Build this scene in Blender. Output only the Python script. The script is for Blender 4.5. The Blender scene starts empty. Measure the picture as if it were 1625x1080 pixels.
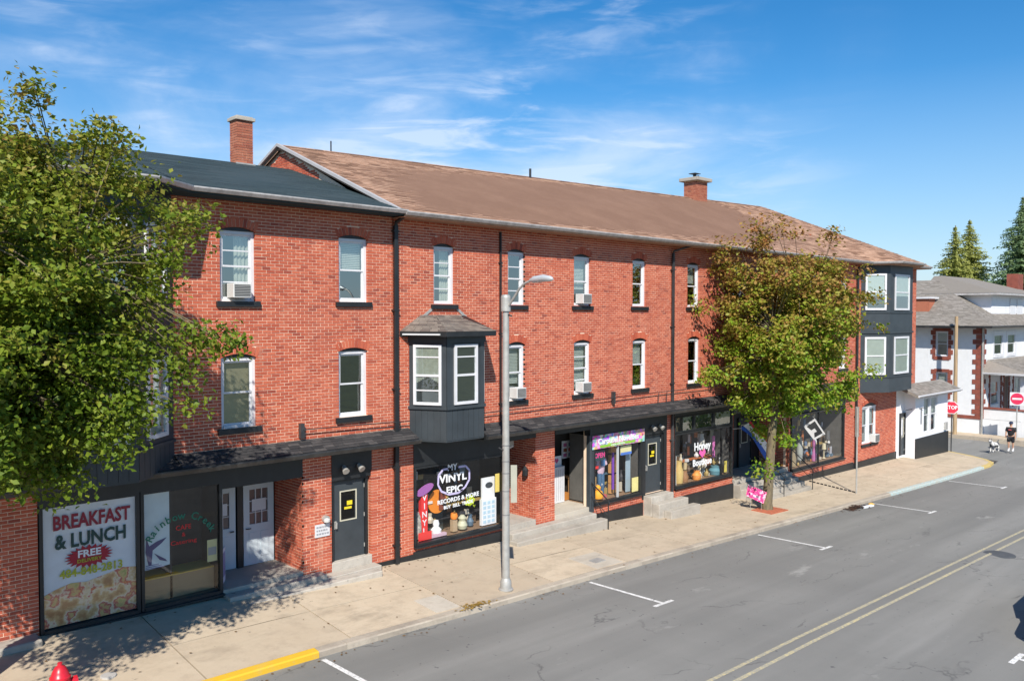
import bpy, bmesh, math, random
import numpy as np
from mathutils import Vector, Matrix
random.seed(7); rng=np.random.default_rng(7)
S=bpy.context.scene; COL=S.collection
R=math.radians
# ------------------------------------------------------------------ camera
CAM=Vector((0,-18.3,6.72)); AZ=0.80916; PIT=math.atan(40/1323)
cd=bpy.data.cameras.new('camera'); cam=bpy.data.objects.new('camera',cd); COL.objects.link(cam)
cam.location=CAM; cam.rotation_euler=(math.pi/2-PIT,0,AZ-math.pi/2)
cd.sensor_width=36; cd.lens=1323/1625*36; cd.clip_end=5000; S.camera=cam
# ------------------------------------------------------------------ sky and sun
SUN_EL=R(41); SAZ=(0.669,0.743)      # direction the light travels, horizontally
W=bpy.data.worlds.new('World'); S.world=W; W.use_nodes=True
nt=W.node_tree; nt.nodes.clear(); N=nt.nodes.new; L=nt.links.new
out=N('ShaderNodeOutputWorld'); bg=N('ShaderNodeBackground'); bg.inputs[1].default_value=0.076
sky=N('ShaderNodeTexSky'); sky.sky_type='NISHITA'; sky.sun_disc=False
sky.sun_elevation=SUN_EL; sky.sun_rotation=math.atan2(-SAZ[0],-SAZ[1]); sky.altitude=200; sky.air_density=1.0; sky.dust_density=0.0; sky.ozone_density=3.0
hs=N('ShaderNodeHueSaturation'); hs.inputs['Saturation'].default_value=1.38; hs.inputs['Value'].default_value=1.36; L(sky.outputs[0],hs.inputs['Color'])
tc=N('ShaderNodeTexCoord'); sx=N('ShaderNodeSeparateXYZ'); L(tc.outputs['Generated'],sx.inputs[0])
def mth(op,a,b=None,c=None,nt=nt):
    m=nt.nodes.new('ShaderNodeMath'); m.operation=op
    for i,v in enumerate((a,b,c)):
        if v is None: continue
        if isinstance(v,(int,float)): m.inputs[i].default_value=v
        else: nt.links.new(v,m.inputs[i])
    return m.outputs[0]
az_=mth('ARCTAN2',sx.outputs[1],sx.outputs[0]); el_=mth('ARCSINE',sx.outputs[2])
cu=mth('MULTIPLY',az_,-1.0)
def cloud(rot,sc,seed,lo,hi,w):
    cb=N('ShaderNodeCombineXYZ'); L(cu,cb.inputs[0]); L(el_,cb.inputs[1]); cb.inputs[2].default_value=seed
    mp=N('ShaderNodeMapping'); mp.inputs['Rotation'].default_value=(0,0,rot); mp.inputs['Scale'].default_value=sc; L(cb.outputs[0],mp.inputs[0])
    nz=N('ShaderNodeTexNoise'); nz.inputs['Scale'].default_value=1; nz.inputs['Detail'].default_value=9; nz.inputs['Roughness'].default_value=.56; nz.inputs['Distortion'].default_value=.55
    L(mp.outputs[0],nz.inputs[0]); r=N('ShaderNodeMapRange'); r.interpolation_type='SMOOTHSTEP'; r.inputs[1].default_value=lo; r.inputs[2].default_value=hi; r.inputs[4].default_value=w; L(nz.outputs[0],r.inputs[0]); return r.outputs[0]
c1=cloud(-.42,(2.4,8.5,1),55.1,.39,.66,.9)
c2=cloud(-.36,(8,42,1),3.3,.46,.72,.9)
c3=cloud(-.2,(1.9,3.6,1),71.0,.30,.54,1.0)
am=N('ShaderNodeMapRange'); am.interpolation_type='SMOOTHSTEP'; am.inputs[1].default_value=.36; am.inputs[2].default_value=.72; L(az_,am.inputs[0])
cl=mth('MULTIPLY',mth('MULTIPLY',mth('ADD',c1,mth('MULTIPLY',c2,1.0)),c3),am.outputs[0])
fade=N('ShaderNodeMapRange'); fade.inputs[1].default_value=.0; fade.inputs[2].default_value=.12; L(el_,fade.inputs[0])
cl=mth('MINIMUM',mth('MULTIPLY',cl,mth('MULTIPLY',fade.outputs[0],.62)),.6)
hz=N('ShaderNodeMapRange'); hz.inputs[1].default_value=-.02; hz.inputs[2].default_value=.26; hz.inputs[3].default_value=.8; hz.inputs[4].default_value=0; L(el_,hz.inputs[0])
hm=N('ShaderNodeMixRGB'); L(hz.outputs[0],hm.inputs[0]); L(hs.outputs[0],hm.inputs[1]); hm.inputs[2].default_value=(4.2,5.9,8.4,1)
mx=N('ShaderNodeMixRGB'); L(cl,mx.inputs[0]); L(hm.outputs[0],mx.inputs[1]); mx.inputs[2].default_value=(8.6,9.6,11.2,1)
L(mx.outputs[0],bg.inputs[0]); L(bg.outputs[0],out.inputs[0])
sd=bpy.data.lights.new('sun','SUN'); sd.energy=5.0; sd.angle=R(.53); sd.color=(1,.945,.86)
sun=bpy.data.objects.new('sun',sd); COL.objects.link(sun)
dv=Vector((SAZ[0]*math.cos(SUN_EL),SAZ[1]*math.cos(SUN_EL),-math.sin(SUN_EL)))
sun.rotation_euler=dv.to_track_quat('-Z','Y').to_euler(); sun.location=(0,0,60)
S.render.engine='CYCLES'; S.view_settings.view_transform='Standard'; S.view_settings.look='None'
S.view_settings.exposure=0.42; S.view_settings.gamma=1; S.view_settings.use_curve_mapping=False
S.cycles.max_bounces=6; S.cycles.transparent_max_bounces=12
# ------------------------------------------------------------------ materials
def hexc(h):
    h=h.lstrip('#'); v=[int(h[i:i+2],16)/255 for i in (0,2,4)]
    return tuple((x/12.92 if x<=.04045 else ((x+.055)/1.055)**2.4) for x in v)+(1,)
def _col(c): return hexc(c) if isinstance(c,str) else (tuple(c)+(1,) if len(c)==3 else c)
class MT:
    def __init__(s,name,col,rough=.6,metal=0,spec=.5):
        s.m=bpy.data.materials.new(name); s.m.use_nodes=True; s.t=s.m.node_tree; s.b=s.t.nodes['Principled BSDF']
        s.c=_col(col); s.b.inputs['Base Color'].default_value=s.c; s.b.inputs['Roughness'].default_value=rough; s.b.inputs['Metallic'].default_value=metal
        s.b.inputs['Specular IOR Level'].default_value=spec; s.cur=None
    def n(s,t): return s.t.nodes.new(t)
    def l(s,a,b): s.t.links.new(a,b)
    def co(s,kind='P',scale=(1,1,1),rot=(0,0,0)):
        if kind=='P': g=s.n('ShaderNodeNewGeometry').outputs['Position']
        else: g=s.n('ShaderNodeTexCoord').outputs['Object']
        mp=s.n('ShaderNodeMapping'); mp.inputs['Scale'].default_value=scale; mp.inputs['Rotation'].default_value=rot; s.l(g,mp.inputs[0]); return mp.outputs[0]
    def noise(s,scale,detail=4,rough=.6,sc=(1,1,1),dist=0):
        nz=s.n('ShaderNodeTexNoise'); nz.inputs['Scale'].default_value=scale; nz.inputs['Detail'].default_value=detail; nz.inputs['Roughness'].default_value=rough; nz.inputs['Distortion'].default_value=dist
        s.l(s.co('P',sc),nz.inputs[0]); return nz.outputs[0]
    def rng(s,v,a,b,c=0,d=1):
        r=s.n('ShaderNodeMapRange'); r.inputs[1].default_value=a; r.inputs[2].default_value=b; r.inputs[3].default_value=c; r.inputs[4].default_value=d; s.l(v,r.inputs[0]); return r.outputs[0]
    def mix(s,f,col,mode='MIX'):
        x=s.n('ShaderNodeMixRGB'); x.blend_type=mode
        if isinstance(f,(int,float)): x.inputs[0].default_value=f
        else: s.l(f,x.inputs[0])
        if s.cur is None: x.inputs[1].default_value=s.c
        else: s.l(s.cur,x.inputs[1])
        if hasattr(col,'links'): s.l(col,x.inputs[2])
        else: x.inputs[2].default_value=_col(col)
        s.cur=x.outputs[0]; s.l(s.cur,s.b.inputs['Base Color']); return s
    def bump(s,h,st=.3,d=.02):
        b=s.n('ShaderNodeBump'); b.inputs['Strength'].default_value=st; b.inputs['Distance'].default_value=d; s.l(h,b.inputs['Height']); s.l(b.outputs[0],s.b.inputs['Normal']); return s
    def ramp(s,v,stops):
        r=s.n('ShaderNodeValToRGB'); e=r.color_ramp.elements
        while len(e)<len(stops): e.new(.5)
        for i,(p,c) in enumerate(stops): e[i].position=p; e[i].color=_col(c)
        s.l(v,r.inputs[0]); return r.outputs[0]
    def island(s):
        g=s.n('ShaderNodeNewGeometry').outputs['Random Per Island']; o=s.n('ShaderNodeObjectInfo').outputs['Random']
        return mth('FRACT',mth('ADD',g,o,nt=s.t),nt=s.t)
def plain(name,col,rough=.6,metal=0,vary=.18,scale=3,bump=0,spec=.5,dirt=None):
    t=MT(name,col,rough,metal,spec); c=t.c
    d=tuple(x*(1-vary) for x in c[:3]); t.mix(t.rng(t.noise(scale,5),.35,.7),d)
    if dirt: t.mix(t.rng(t.noise(scale*.4,6,.7,(1,1,.35)),.52,.75,0,.55),dirt)
    if bump: t.bump(t.noise(scale*12,4),bump,.01)
    return t.m
M={}
def brickmat(name,a,b,c,dark):
    t=MT(name,a,.8,0,.25); iv=t.island()
    t.cur=t.ramp(iv,[(0,dark),(.07,b),(.45,a),(.85,c),(1,a)]); 
    t.mix(t.rng(t.noise(.55,5,.65),.38,.72,0,.45),b)
    t.mix(t.rng(t.noise(1.1,6,.7,(1,1,.5)),.56,.8,0,.33),(.50,.30,.22))
    t.mix(t.rng(t.noise(1.3,6,.7,(1.2,1.2,.13)),.52,.74,0,.5),dark); t.mix(t.rng(t.noise(2.1,5,.7,(1,1,.18)),.60,.75,0,.4),(.62,.40,.28)); t.mix(t.rng(t.noise(45,3),.35,.7,0,.3),dark); t.bump(t.noise(90,4),.35,.006); return t.m
M['brick']=brickmat('red_brick',(.50,.116,.060),(.41,.088,.048),(.59,.165,.09),(.26,.058,.04))
M['chimbrick']=brickmat('chimney_brick',(.42,.15,.085),(.34,.10,.06),(.5,.2,.12),(.2,.07,.05))
t=MT('mortar',(.85,.66,.48),.9,0,.2); t.mix(t.rng(t.noise(1.5,5),.4,.75),(.72,.54,.42)); t.mix(t.rng(t.noise(.5,5),.50,.72,0,.45),(.48,.28,.20)); t.bump(t.noise(60,3),.3,.005); M['mortar']=t.m
M['black']=plain('black_paint',(.018,.020,.022),.45,vary=.3,dirt=(.04,.04,.04))
M['panel']=plain('charcoal_siding',(.042,.052,.06),.5,vary=.25,scale=2,dirt=(.06,.065,.07))
M['white']=plain('white_window_paint',(.66,.66,.68),.45,vary=.1,dirt=(.5,.5,.5))
M['whitewall']=plain('white_render',(.78,.79,.82),.7,vary=.06,bump=.2,dirt=(.62,.62,.62))
M['steel']=plain('galvanised_steel',(.46,.45,.42),.5,.3,vary=.25,scale=5,dirt=(.28,.27,.25))
M['gutter']=plain('weathered_gutter',(.55,.52,.50),.5,.2,vary=.35,scale=6,dirt=(.16,.13,.11))
M['dgutter']=plain('dark_gutter',(.05,.053,.057),.38,.2,vary=.4,scale=4,dirt=(.16,.155,.15))
def shingle(name,a,b,c,moss):
    t=MT(name,a,.9,0,.2); t.cur=t.ramp(t.island(),[(0,b),(.22,a),(.6,c),(.8,a),(1,b)])
    t.mix(t.rng(t.noise(3.6,10,.92),.44,.58,0,.5),b); t.mix(t.rng(t.noise(.5,6,.7),.42,.75,0,.3),moss); t.mix(t.rng(t.noise(7,4,.8,(1,1,2)),.42,.62,0,.22),b); t.bump(t.noise(120,3),.5,.006); return t.m
M['brown']=shingle('brown_shingles',(.41,.245,.165),(.17,.095,.062),(.56,.36,.25),(.36,.22,.15))
M['slate']=shingle('dark_slate_shingles',(.038,.06,.068),(.03,.048,.056),(.05,.075,.082),(.075,.082,.08))
M['grey_sh']=shingle('grey_shingles',(.27,.24,.21),(.19,.17,.15),(.34,.31,.28),(.22,.21,.17))
M['pent']=shingle('pent_roof_shingles',(.05,.048,.048),(.03,.03,.032),(.095,.088,.085),(.06,.056,.054))
M['awn']=shingle('bay_roof_shingles',(.20,.175,.15),(.12,.10,.09),(.28,.24,.2),(.25,.15,.10))
def concrete(name,a,b,st):
    t=MT(name,a,.88,0,.25); t.mix(t.rng(t.noise(.6,7,.7),.35,.7),b); t.mix(t.rng(t.noise(2.2,6,.75),.48,.68,0,.6),st); t.mix(t.rng(t.noise(.9,6,.7,(.6,1.6,1)),.52,.7,0,.45),tuple(x*.55 for x in st))
    t.mix(t.rng(t.noise(30,3),.58,.75,0,.35),st); iv=t.island(); t.mix(t.rng(iv,0,1,0,.5),st)
    t.mix(t.rng(t.noise(5,4,.6),.69,.74,0,.55),(.09,.085,.08)); t.bump(t.noise(70,4),.35,.006); return t.m
M['walk']=concrete('tan_concrete',(.50,.405,.29),(.57,.475,.35),(.37,.30,.22))
M['kerb']=concrete('kerb_concrete',(.42,.36,.28),(.48,.42,.34),(.25,.21,.17))
M['step']=concrete('step_concrete',(.50,.46,.40),(.43,.39,.33),(.28,.25,.21))
M['patch']=concrete('pale_concrete_patch',(.52,.47,.39),(.56,.51,.43),(.40,.35,.28))
def worn(name,a,b,th=.55):
    t=MT(name,a,.75,0,.3); t.mix(t.rng(t.noise(14,6,.75),th,th+.14),b); t.mix(t.rng(t.noise(1.5,4),.5,.7,0,.35),b); return t.m
M['kyel']=worn('yellow_kerb_paint',(.66,.40,.03),(.46,.36,.2),.60); M['kblue']=worn('pale_blue_kerb_paint',(.42,.56,.56),(.44,.40,.32),.44)
M['kyel2']=worn('faded_yellow_kerb_paint',(.55,.40,.12),(.42,.35,.24),.50)
# asphalt
t=MT('asphalt',(.215,.21,.192),.88,0,.35)
t.mix(t.rng(t.noise(.22,6,.65,(1,.35,1)),.36,.68),(.265,.258,.236)); t.mix(t.rng(t.noise(.35,5,.6,(.25,2.2,1)),.50,.72,0,.6),(.33,.32,.295)); t.mix(t.rng(t.noise(1.0,3,.5,(.03,.85,1)),.42,.62,0,.55),(.165,.162,.15))
t.mix(t.rng(t.noise(1.1,6,.7,(.45,1,1)),.62,.72,0,.55),(.46,.45,.41)); t.mix(t.rng(t.noise(.8,6,.75,(.45,1.3,1)),.63,.69,0,.6),(.10,.097,.09))
t.mix(t.rng(t.noise(170,2,.6),.3,.75,0,.55),(.15,.147,.138)); t.mix(t.rng(t.noise(7,3,.5),.70,.73,0,.8),(.08,.08,.08))
v=t.n('ShaderNodeTexVoronoi'); v.feature='DISTANCE_TO_EDGE'; v.inputs['Scale'].default_value=.36; nz=t.n('ShaderNodeTexNoise'); nz.inputs['Scale'].default_value=1.3; nz.inputs['Detail'].default_value=6
vm=t.n('ShaderNodeVectorMath'); vm.operation='ADD'; t.l(t.co('P',(.5,1,1)),vm.inputs[0]); t.l(t.co('P'),nz.inputs[0]); t.l(nz.outputs['Color'],vm.inputs[1]); t.l(vm.outputs[0],v.inputs[0])
ck=t.rng(v.outputs[0],0,.011,1,0); ck=mth('MULTIPLY',ck,t.rng(t.noise(.5,2),.5,.6),nt=t.t); t.mix(mth('MULTIPLY',ck,.55,nt=t.t),(.05,.05,.05)); t.bump(t.noise(140,3),.5,.008); M['road']=t.m
M['yline']=worn('yellow_line_paint',(.56,.47,.25),(.33,.31,.25),.40); M['wline']=worn('white_line_paint',(.74,.73,.70),(.34,.33,.31),.50)
M['ground']=plain('dry_grass_ground',(.09,.10,.045),.95,vary=.5,scale=.5)
def glassmat(name,tint=(.75,.82,.82),refl=.09,col=(1,1,1)):
    t=MT(name,(1,1,1)); T=t.t; o=T.nodes['Material Output']; T.nodes.remove(t.b)
    tr=t.n('ShaderNodeBsdfTransparent'); tr.inputs[0].default_value=tint+(1,); gl=t.n('ShaderNodeBsdfGlossy'); gl.inputs['Roughness'].default_value=.02; gl.inputs[0].default_value=col+(1,)
    fr=t.n('ShaderNodeLayerWeight'); fr.inputs[0].default_value=.5; fz_=mth('ADD',mth('MULTIPLY',mth('POWER',fr.outputs['Facing'],5.0,nt=T),.9,nt=T),.05,nt=T); nz=t.n('ShaderNodeTexNoise'); nz.inputs['Scale'].default_value=1.1; b=t.n('ShaderNodeBump'); b.inputs['Strength'].default_value=.05; b.inputs['Distance'].default_value=.05
    t.l(t.co('P'),nz.inputs[0]); t.l(nz.outputs[0],b.inputs['Height']); t.l(b.outputs[0],gl.inputs['Normal'])
    a=mth('ADD',fz_,refl,nt=T); ms=t.n('ShaderNodeMixShader'); t.l(a,ms.inputs[0]); t.l(tr.outputs[0],ms.inputs[1]); t.l(gl.outputs[0],ms.inputs[2]); t.l(ms.outputs[0],o.inputs[0]); return t.m
M['glass']=glassmat('window_glass',(.80,.88,.90),.26,(.9,1,1)); M['shopglass']=glassmat('shop_window_glass',(.98,.98,.98),.01)
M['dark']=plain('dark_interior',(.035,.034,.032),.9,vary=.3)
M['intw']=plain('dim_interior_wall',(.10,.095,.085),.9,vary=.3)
M['blind']=plain('pale_blind',(.62,.60,.52),.8,vary=.1); M['tanblind']=plain('tan_roller_shade',(.42,.33,.20),.85,vary=.2); M['curtain']=plain('cream_curtain',(.55,.52,.42),.9,vary=.2,scale=8)
PAL={}
def pal(col,rough=.6,metal=0):
    k=(col if isinstance(col,str) else tuple(col),rough,metal)
    if k not in PAL: PAL[k]=plain('paint_'+str(len(PAL)),col,rough,metal,vary=.1)
    return PAL[k]
# ------------------------------------------------------------------ builders
OFF={}
def prop(o,label=None,cat=None,group=None,kind=None):
    if label: o['label']=label
    if cat: o['category']=cat
    if group: o['group']=group
    if kind: o['kind']=kind
    return o
def thing(name,label,cat,loc,group=None):
    o=bpy.data.objects.new(name,None); COL.objects.link(o); o.location=loc; o.empty_display_size=.2; OFF[o.name]=Vector(loc); return prop(o,label,cat,group)
FAC=(Vector((0,0,0)),Vector((1,0,0)),Vector((0,1,0)))
def frame(x,y,x2,y2,z=0):
    """a vertical plane from (x,y) to (x2,y2); depth goes inward (left of travel)"""
    u=Vector((x2-x,y2-y,0)).normalized(); return (Vector((x,y,z)),u,Vector((-u.y,u.x,0)))
class MB:
    def __init__(s,fr=FAC): s.v=[]; s.f=[]; s.fr=fr
    def P(s,u,d,v): o,U,Nn=s.fr; return o+U*u+Nn*d+Vector((0,0,v))
    def poly(s,pts):
        b=len(s.v); s.v+= [tuple(p) for p in pts]; s.f.append(tuple(range(b,b+len(pts)))); return s
    def lp(s,pts): return s.poly([s.P(*p) for p in pts])
    def box(s,u0,u1,v0,v1,d0,d1):
        b=len(s.v)
        for v in (v0,v1):
            for u,d in ((u0,d0),(u1,d0),(u1,d1),(u0,d1)): s.v.append(tuple(s.P(u,d,v)))
        s.f+=[(b,b+3,b+2,b+1),(b+4,b+5,b+6,b+7),(b,b+1,b+5,b+4),(b+1,b+2,b+6,b+5),(b+2,b+3,b+7,b+6),(b+3,b,b+4,b+7)]; return s
    def prism(s,poly,d0,d1):
        """poly: (u,v) outline extruded along depth"""
        n=len(poly); b=len(s.v)
        for d in (d0,d1):
            for u,v in poly: s.v.append(tuple(s.P(u,d,v)))
        s.f.append(tuple(range(b,b+n))); s.f.append(tuple(range(b+2*n-1,b+n-1,-1)))
        for i in range(n): j=(i+1)%n; s.f.append((b+i,b+n+i,b+n+j,b+j))
        return s
    def column(s,poly,z0,z1):
        """poly: world (x,y) outline extruded up"""
        n=len(poly); b=len(s.v)
        for z in (z0,z1):
            for x,y in poly: s.v.append((x,y,z))
        s.f.append(tuple(range(b+n-1,b-1,-1))); s.f.append(tuple(range(b+n,b+2*n)))
        for i in range(n): j=(i+1)%n; s.f.append((b+i,b+j,b+n+j,b+n+i))
        return s
    def tube(s,pts,r,n=10,caps=True):
        pts=[Vector(p) for p in pts]; rs=r if isinstance(r,(list,tuple)) else [r]*len(pts); b=len(s.v); prev=None
        for i,p in enumerate(pts):
            t=(pts[min(i+1,len(pts)-1)]-pts[max(i-1,0)]).normalized()
            a=prev if prev is not None else (Vector((0,0,1)) if abs(t.z)<.9 else Vector((1,0,0)))
            x=(a-t*a.dot(t)); x=x.normalized() if x.length>1e-5 else t.orthogonal().normalized(); prev=x; y=t.cross(x)
            for k in range(n): q=2*math.pi*k/n; s.v.append(tuple(p+(x*math.cos(q)+y*math.sin(q))*rs[i]))
        for i in range(len(pts)-1):
            for k in range(n):
                a=b+i*n+k; c=b+i*n+(k+1)%n; s.f.append((a,c,c+n,a+n))
        if caps: s.f.append(tuple(range(b+n-1,b-1,-1))); e=b+(len(pts)-1)*n; s.f.append(tuple(range(e,e+n)))
        return s
    def lathe(s,c,prof,n=16,sx=1,sy=1):
        c=Vector(c); b=len(s.v)
        for r,z in prof:
            for k in range(n): q=2*math.pi*k/n; s.v.append((c.x+r*sx*math.cos(q),c.y+r*sy*math.sin(q),c.z+z))
        for i in range(len(prof)-1):
            for k in range(n): a=b+i*n+k; d=b+i*n+(k+1)%n; s.f.append((a,d,d+n,a+n))
        s.f.append(tuple(range(b+n-1,b-1,-1))); e=b+(len(prof)-1)*n; s.f.append(tuple(range(e,e+n))); return s
    def build(s,name,mat,parent=None,smooth=False,bevel=0,**kw):
        off=OFF.get(parent.name,Vector()) if parent else Vector()
        me=bpy.data.meshes.new(name); me.from_pydata([(a-off.x,b-off.y,c-off.z) for a,b,c in s.v],[],s.f); 
        if mat: me.materials.append(M[mat] if isinstance(mat,str) else mat)
        if smooth:
            me.polygons.foreach_set('use_smooth',[True]*len(me.polygons))
            try: me.set_sharp_from_angle(angle=R(40))
            except Exception: pass
        o=bpy.data.objects.new(name,me); COL.objects.link(o)
        if parent: o.parent=parent
        OFF[o.name]=off
        if bevel:
            m=o.modifiers.new('b','BEVEL'); m.width=bevel; m.segments=2; m.limit_method='ANGLE'
        return prop(o,**kw)
def lettering(txt,size,fr,u,v,d,mat,parent,bold=0,align='CENTER',rot=0,sxx=1.0,name='lettering',space=1.0):
    cu=bpy.data.curves.new('t','FONT'); cu.body=txt; cu.size=size; cu.align_x=align; cu.align_y='CENTER'; cu.offset=bold; cu.extrude=.002; cu.resolution_u=2; cu.space_character=space
    o=bpy.data.objects.new('t',cu); COL.objects.link(o); bpy.context.view_layer.update()
    me=bpy.data.meshes.new_from_object(o.evaluated_get(bpy.context.evaluated_depsgraph_get())); bpy.data.objects.remove(o)
    O,U,Nn=fr; Z=Vector((0,0,1)); off=OFF.get(parent.name,Vector()); cr,sr=math.cos(rot),math.sin(rot)
    for q in me.vertices:
        a=q.co.x*sxx; b=q.co.y; q.co=O+U*(u+a*cr-b*sr)+Z*(v+a*sr+b*cr)+Nn*(d-q.co.z)-off
    me.materials.clear(); me.materials.append(M[mat] if isinstance(mat,str) and mat in M else mat); me.name=name
    ob=bpy.data.objects.new(name,me); COL.objects.link(ob); ob.parent=parent; OFF[ob.name]=off; return ob
def ip(T,x): return float(np.interp(x,[a for a,b in T],[b for a,b in T]))
ZG=[(-60,1.5),(0,.45),(5,.36),(9,.25),(13.5,.03),(18,-.12),(24,-.45),(30,-.75),(40,-.95),(46,-1.05),(52,-1.25),(60,-1.4),(80,-1.6),(200,-2)]
ZK=[(-60,1.2),(0,.08),(8.8,-.05),(14,-.22),(17,-.3),(25.5,-.6),(34.5,-.93),(41.7,-1.18),(47,-1.35),(52,-1.45),(60,-1.6),(80,-1.8),(200,-2.2)]
def gz(X,Y): t=min(1,max(0,-Y/3.6)); return ip(ZG,X)*(1-t)+ip(ZK,X)*t
def rz(X,Y):
    if Y<-3.6: return ip(ZK,X)-.12+.015*min(6,-Y-3.6,)-(.015*max(0,-Y-9.6))
    return ip(ZK,X)-.12+ (ip(ZG,X)-ip(ZK,X))*min(1,(Y+3.6)/3.6)*.8
def sheet(mb,xs,ys,fn,dz=0):
    b=len(mb.v); nx=len(xs); ny=len(ys)
    for y in ys:
        for x in xs: mb.v.append((x,y,fn(x,y)+dz))
    for j in range(ny-1):
        for i in range(nx-1): a=b+j*nx+i; mb.f.append((a,a+1,a+nx+1,a+nx))
    return mb
# ------------------------------------------------------------------ ground, road, pavement
XB=sorted(set([-1500,-60]+[a for a,_ in ZG]+[a for a,_ in ZK]+[400,3000]))
m=MB(); sheet(m,XB,[-1500,-200,-17.5,-3.6,0,14,200,1500],lambda x,y: ip(ZK,x)-.45-(.0 if abs(y)<250 else 1)); m.build('ground','ground',kind='structure')
xs=[x for x in np.arange(-60,200.1,2)]
m=MB(); sheet(m,xs,[-15.8,-14,-12,-9.6,-8,-6,-4.5,-3.6],rz); m.build('road','road',kind='structure')
xs=[51.6,52.4,53,55,57,59,60.5]
m=MB(); sheet(m,xs,[-3.6,-2.4,-1.2,0,3,8,60],rz); m.build('side_road','road',kind='structure')
m=MB(); sheet(m,[50,50.6,51,51.6],[-3.6,-2.4,-1.2,0,3],rz); m.build('road_corner','road',kind='structure')
# painted lines
def strip(pts,w,mat,name,dz=.006,fn=rz,n=1):
    mb=MB()
    for (x0,y0),(x1,y1) in pts:
        d=Vector((x1-x0,y1-y0)); L_=d.length; d.normalize(); nn=Vector((-d.y,d.x))*w/2; k=max(1,int(L_/1.0)); q=[]
        for i in range(k+1):
            p=Vector((x0,y0))+d*L_*i/k; q.append([(p.x+nn.x,p.y+nn.y,fn(p.x+nn.x,p.y+nn.y)+dz),(p.x-nn.x,p.y-nn.y,fn(p.x-nn.x,p.y-nn.y)+dz)])
        for i in range(k): mb.poly([q[i][0],q[i+1][0],q[i+1][1],q[i][1]][::-1])
    return mb.build(name,mat,kind='structure')
strip([((-40,-9.55),(50,-9.55))],.09,'yline','centre_line'); strip([((-40,-9.88),(50,-9.88))],.09,'yline','centre_line')
for x in (-.1,8.65,16.75,25.4,34.4,43.3):
    strip([((x,-3.75),(x,-6.1)),((x-.38,-6.15),(x+.38,-6.15))] if x>9 else [((x,-3.75),(x,-6.1))],.11,'wline','parking_bay_line')
strip([((19.6,-13.15),(19.6,-15.6)),((19.2,-13.1),(20.0,-13.1))],.11,'wline','parking_bay_line')
strip([((52.0,-4.3),(60,-4.3))],.0001,'wline','crossing_line')
# pavement: base, slabs, kerbs
base=MB(); xs=list(np.arange(-12,52.1,2)); sheet(base,xs,[-3.42,-1.8,0,1.6],gz,-.03); 
pav=base.build('pavement',plain('joint_dirt',(.07,.06,.05),.95),kind='structure')
def slab(x0,x1,y0,y1,mat='walk',dz=0,name='slab',g=.014,par=pav,**kw):
    mb=MB(); k=max(1,int((x1-x0)/.8)); X=list(np.linspace(x0+g,x1-g,k+1)); Y=list(np.linspace(y0+g,y1-g,3)); sheet(mb,X,Y,gz,dz)
    # skirt
    for a,b_ in (((X[0],Y[0]),(X[-1],Y[0])),((X[-1],Y[0]),(X[-1],Y[-1])),((X[0],Y[-1]),(X[0],Y[0]))):
        mb.poly([(a[0],a[1],gz(*a)+dz-.05),(b_[0],b_[1],gz(*b_)+dz-.05),(b_[0],b_[1],gz(*b_)+dz),(a[0],a[1],gz(*a)+dz)])
    return mb.build(name,mat,par,**kw)
jx=[6.42+3.1*k for k in range(-5,15)]+[51.3]
for i in range(len(jx)-1):
    o=slab(jx[i],jx[i+1],-3.4,-1.75,dz=random.uniform(-.003,.004)); o=slab(jx[i],jx[i+1],-1.75,0.0,dz=random.uniform(-.003,.004))
for i,x in enumerate(np.arange(-9,50,3.05)):
    mm='kyel' if x<8.4 and x>4 else ('kblue' if 34.5<x<46 else ('kyel2' if x>=46 else 'kerb')); x1=min(x+3.05,50.05)
    if x<8.65<x1: segs=[(x,8.65,'kyel'),(8.65,x1,'kerb')]
    elif x<4: segs=[(x,x1,'kerb' if x<3.5 else 'kyel')]
    else: segs=[(x,x1,mm)]
    for a,b_,m_ in segs:
        mb=MB(); n=max(1,int((b_-a)/.7)); 
        P=[a+.004+(b_-a-.008)*k/n for k in range(n+1)]
        prof=lambda X:[(X,-3.4,gz(X,-3.4)-.1),(X,-3.4,gz(X,-3.4)+.004),(X,-3.57,gz(X,-3.6)+.006),(X,-3.6,gz(X,-3.6)-.02),(X,-3.605,gz(X,-3.6)-.2)]
        for k in range(n):
            p,q=prof(P[k]),prof(P[k+1])
            for j in range(4): mb.poly([p[j],q[j],q[j+1],p[j+1]][::-1])
        e=prof(P[0]); mb.poly(e); e=prof(P[-1]); mb.poly(e[::-1])
        mb.build('kerb_stone',m_,pav)
# rounded street corner
cc=[(52.75,9),(52.75,3),(52.7,.6),(52.55,-.7),(52.25,-1.9),(51.75,-2.9),(51.05,-3.45),(50.05,-3.6)]
inn=[(52.5,9),(52.5,3),(52.45,.6),(52.3,-.65),(52.02,-1.8),(51.6,-2.72),(50.98,-3.23),(50.05,-3.4)]
mb=MB()
for k in range(len(cc)-1):
    a,b_,c_,d_=cc[k],cc[k+1],inn[k+1],inn[k]
    mb.poly([(p[0],p[1],gz(*p)+.004) for p in (a,b_,c_,d_)]); mb.poly([(a[0],a[1],gz(*a)-.2),(b_[0],b_[1],gz(*b_)-.2),(b_[0],b_[1],gz(*b_)+.004),(a[0],a[1],gz(*a)+.004)][::-1])
mb.build('kerb_stone','kyel2',pav,label='rounded kerb at the street corner with faded yellow paint')
mb=MB(); pts=[(51.31,3)]+[(p[0]-.01,p[1]) for p in inn[1:]]+[(50.0,-3.39),(51.3,-3.39)]
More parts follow.
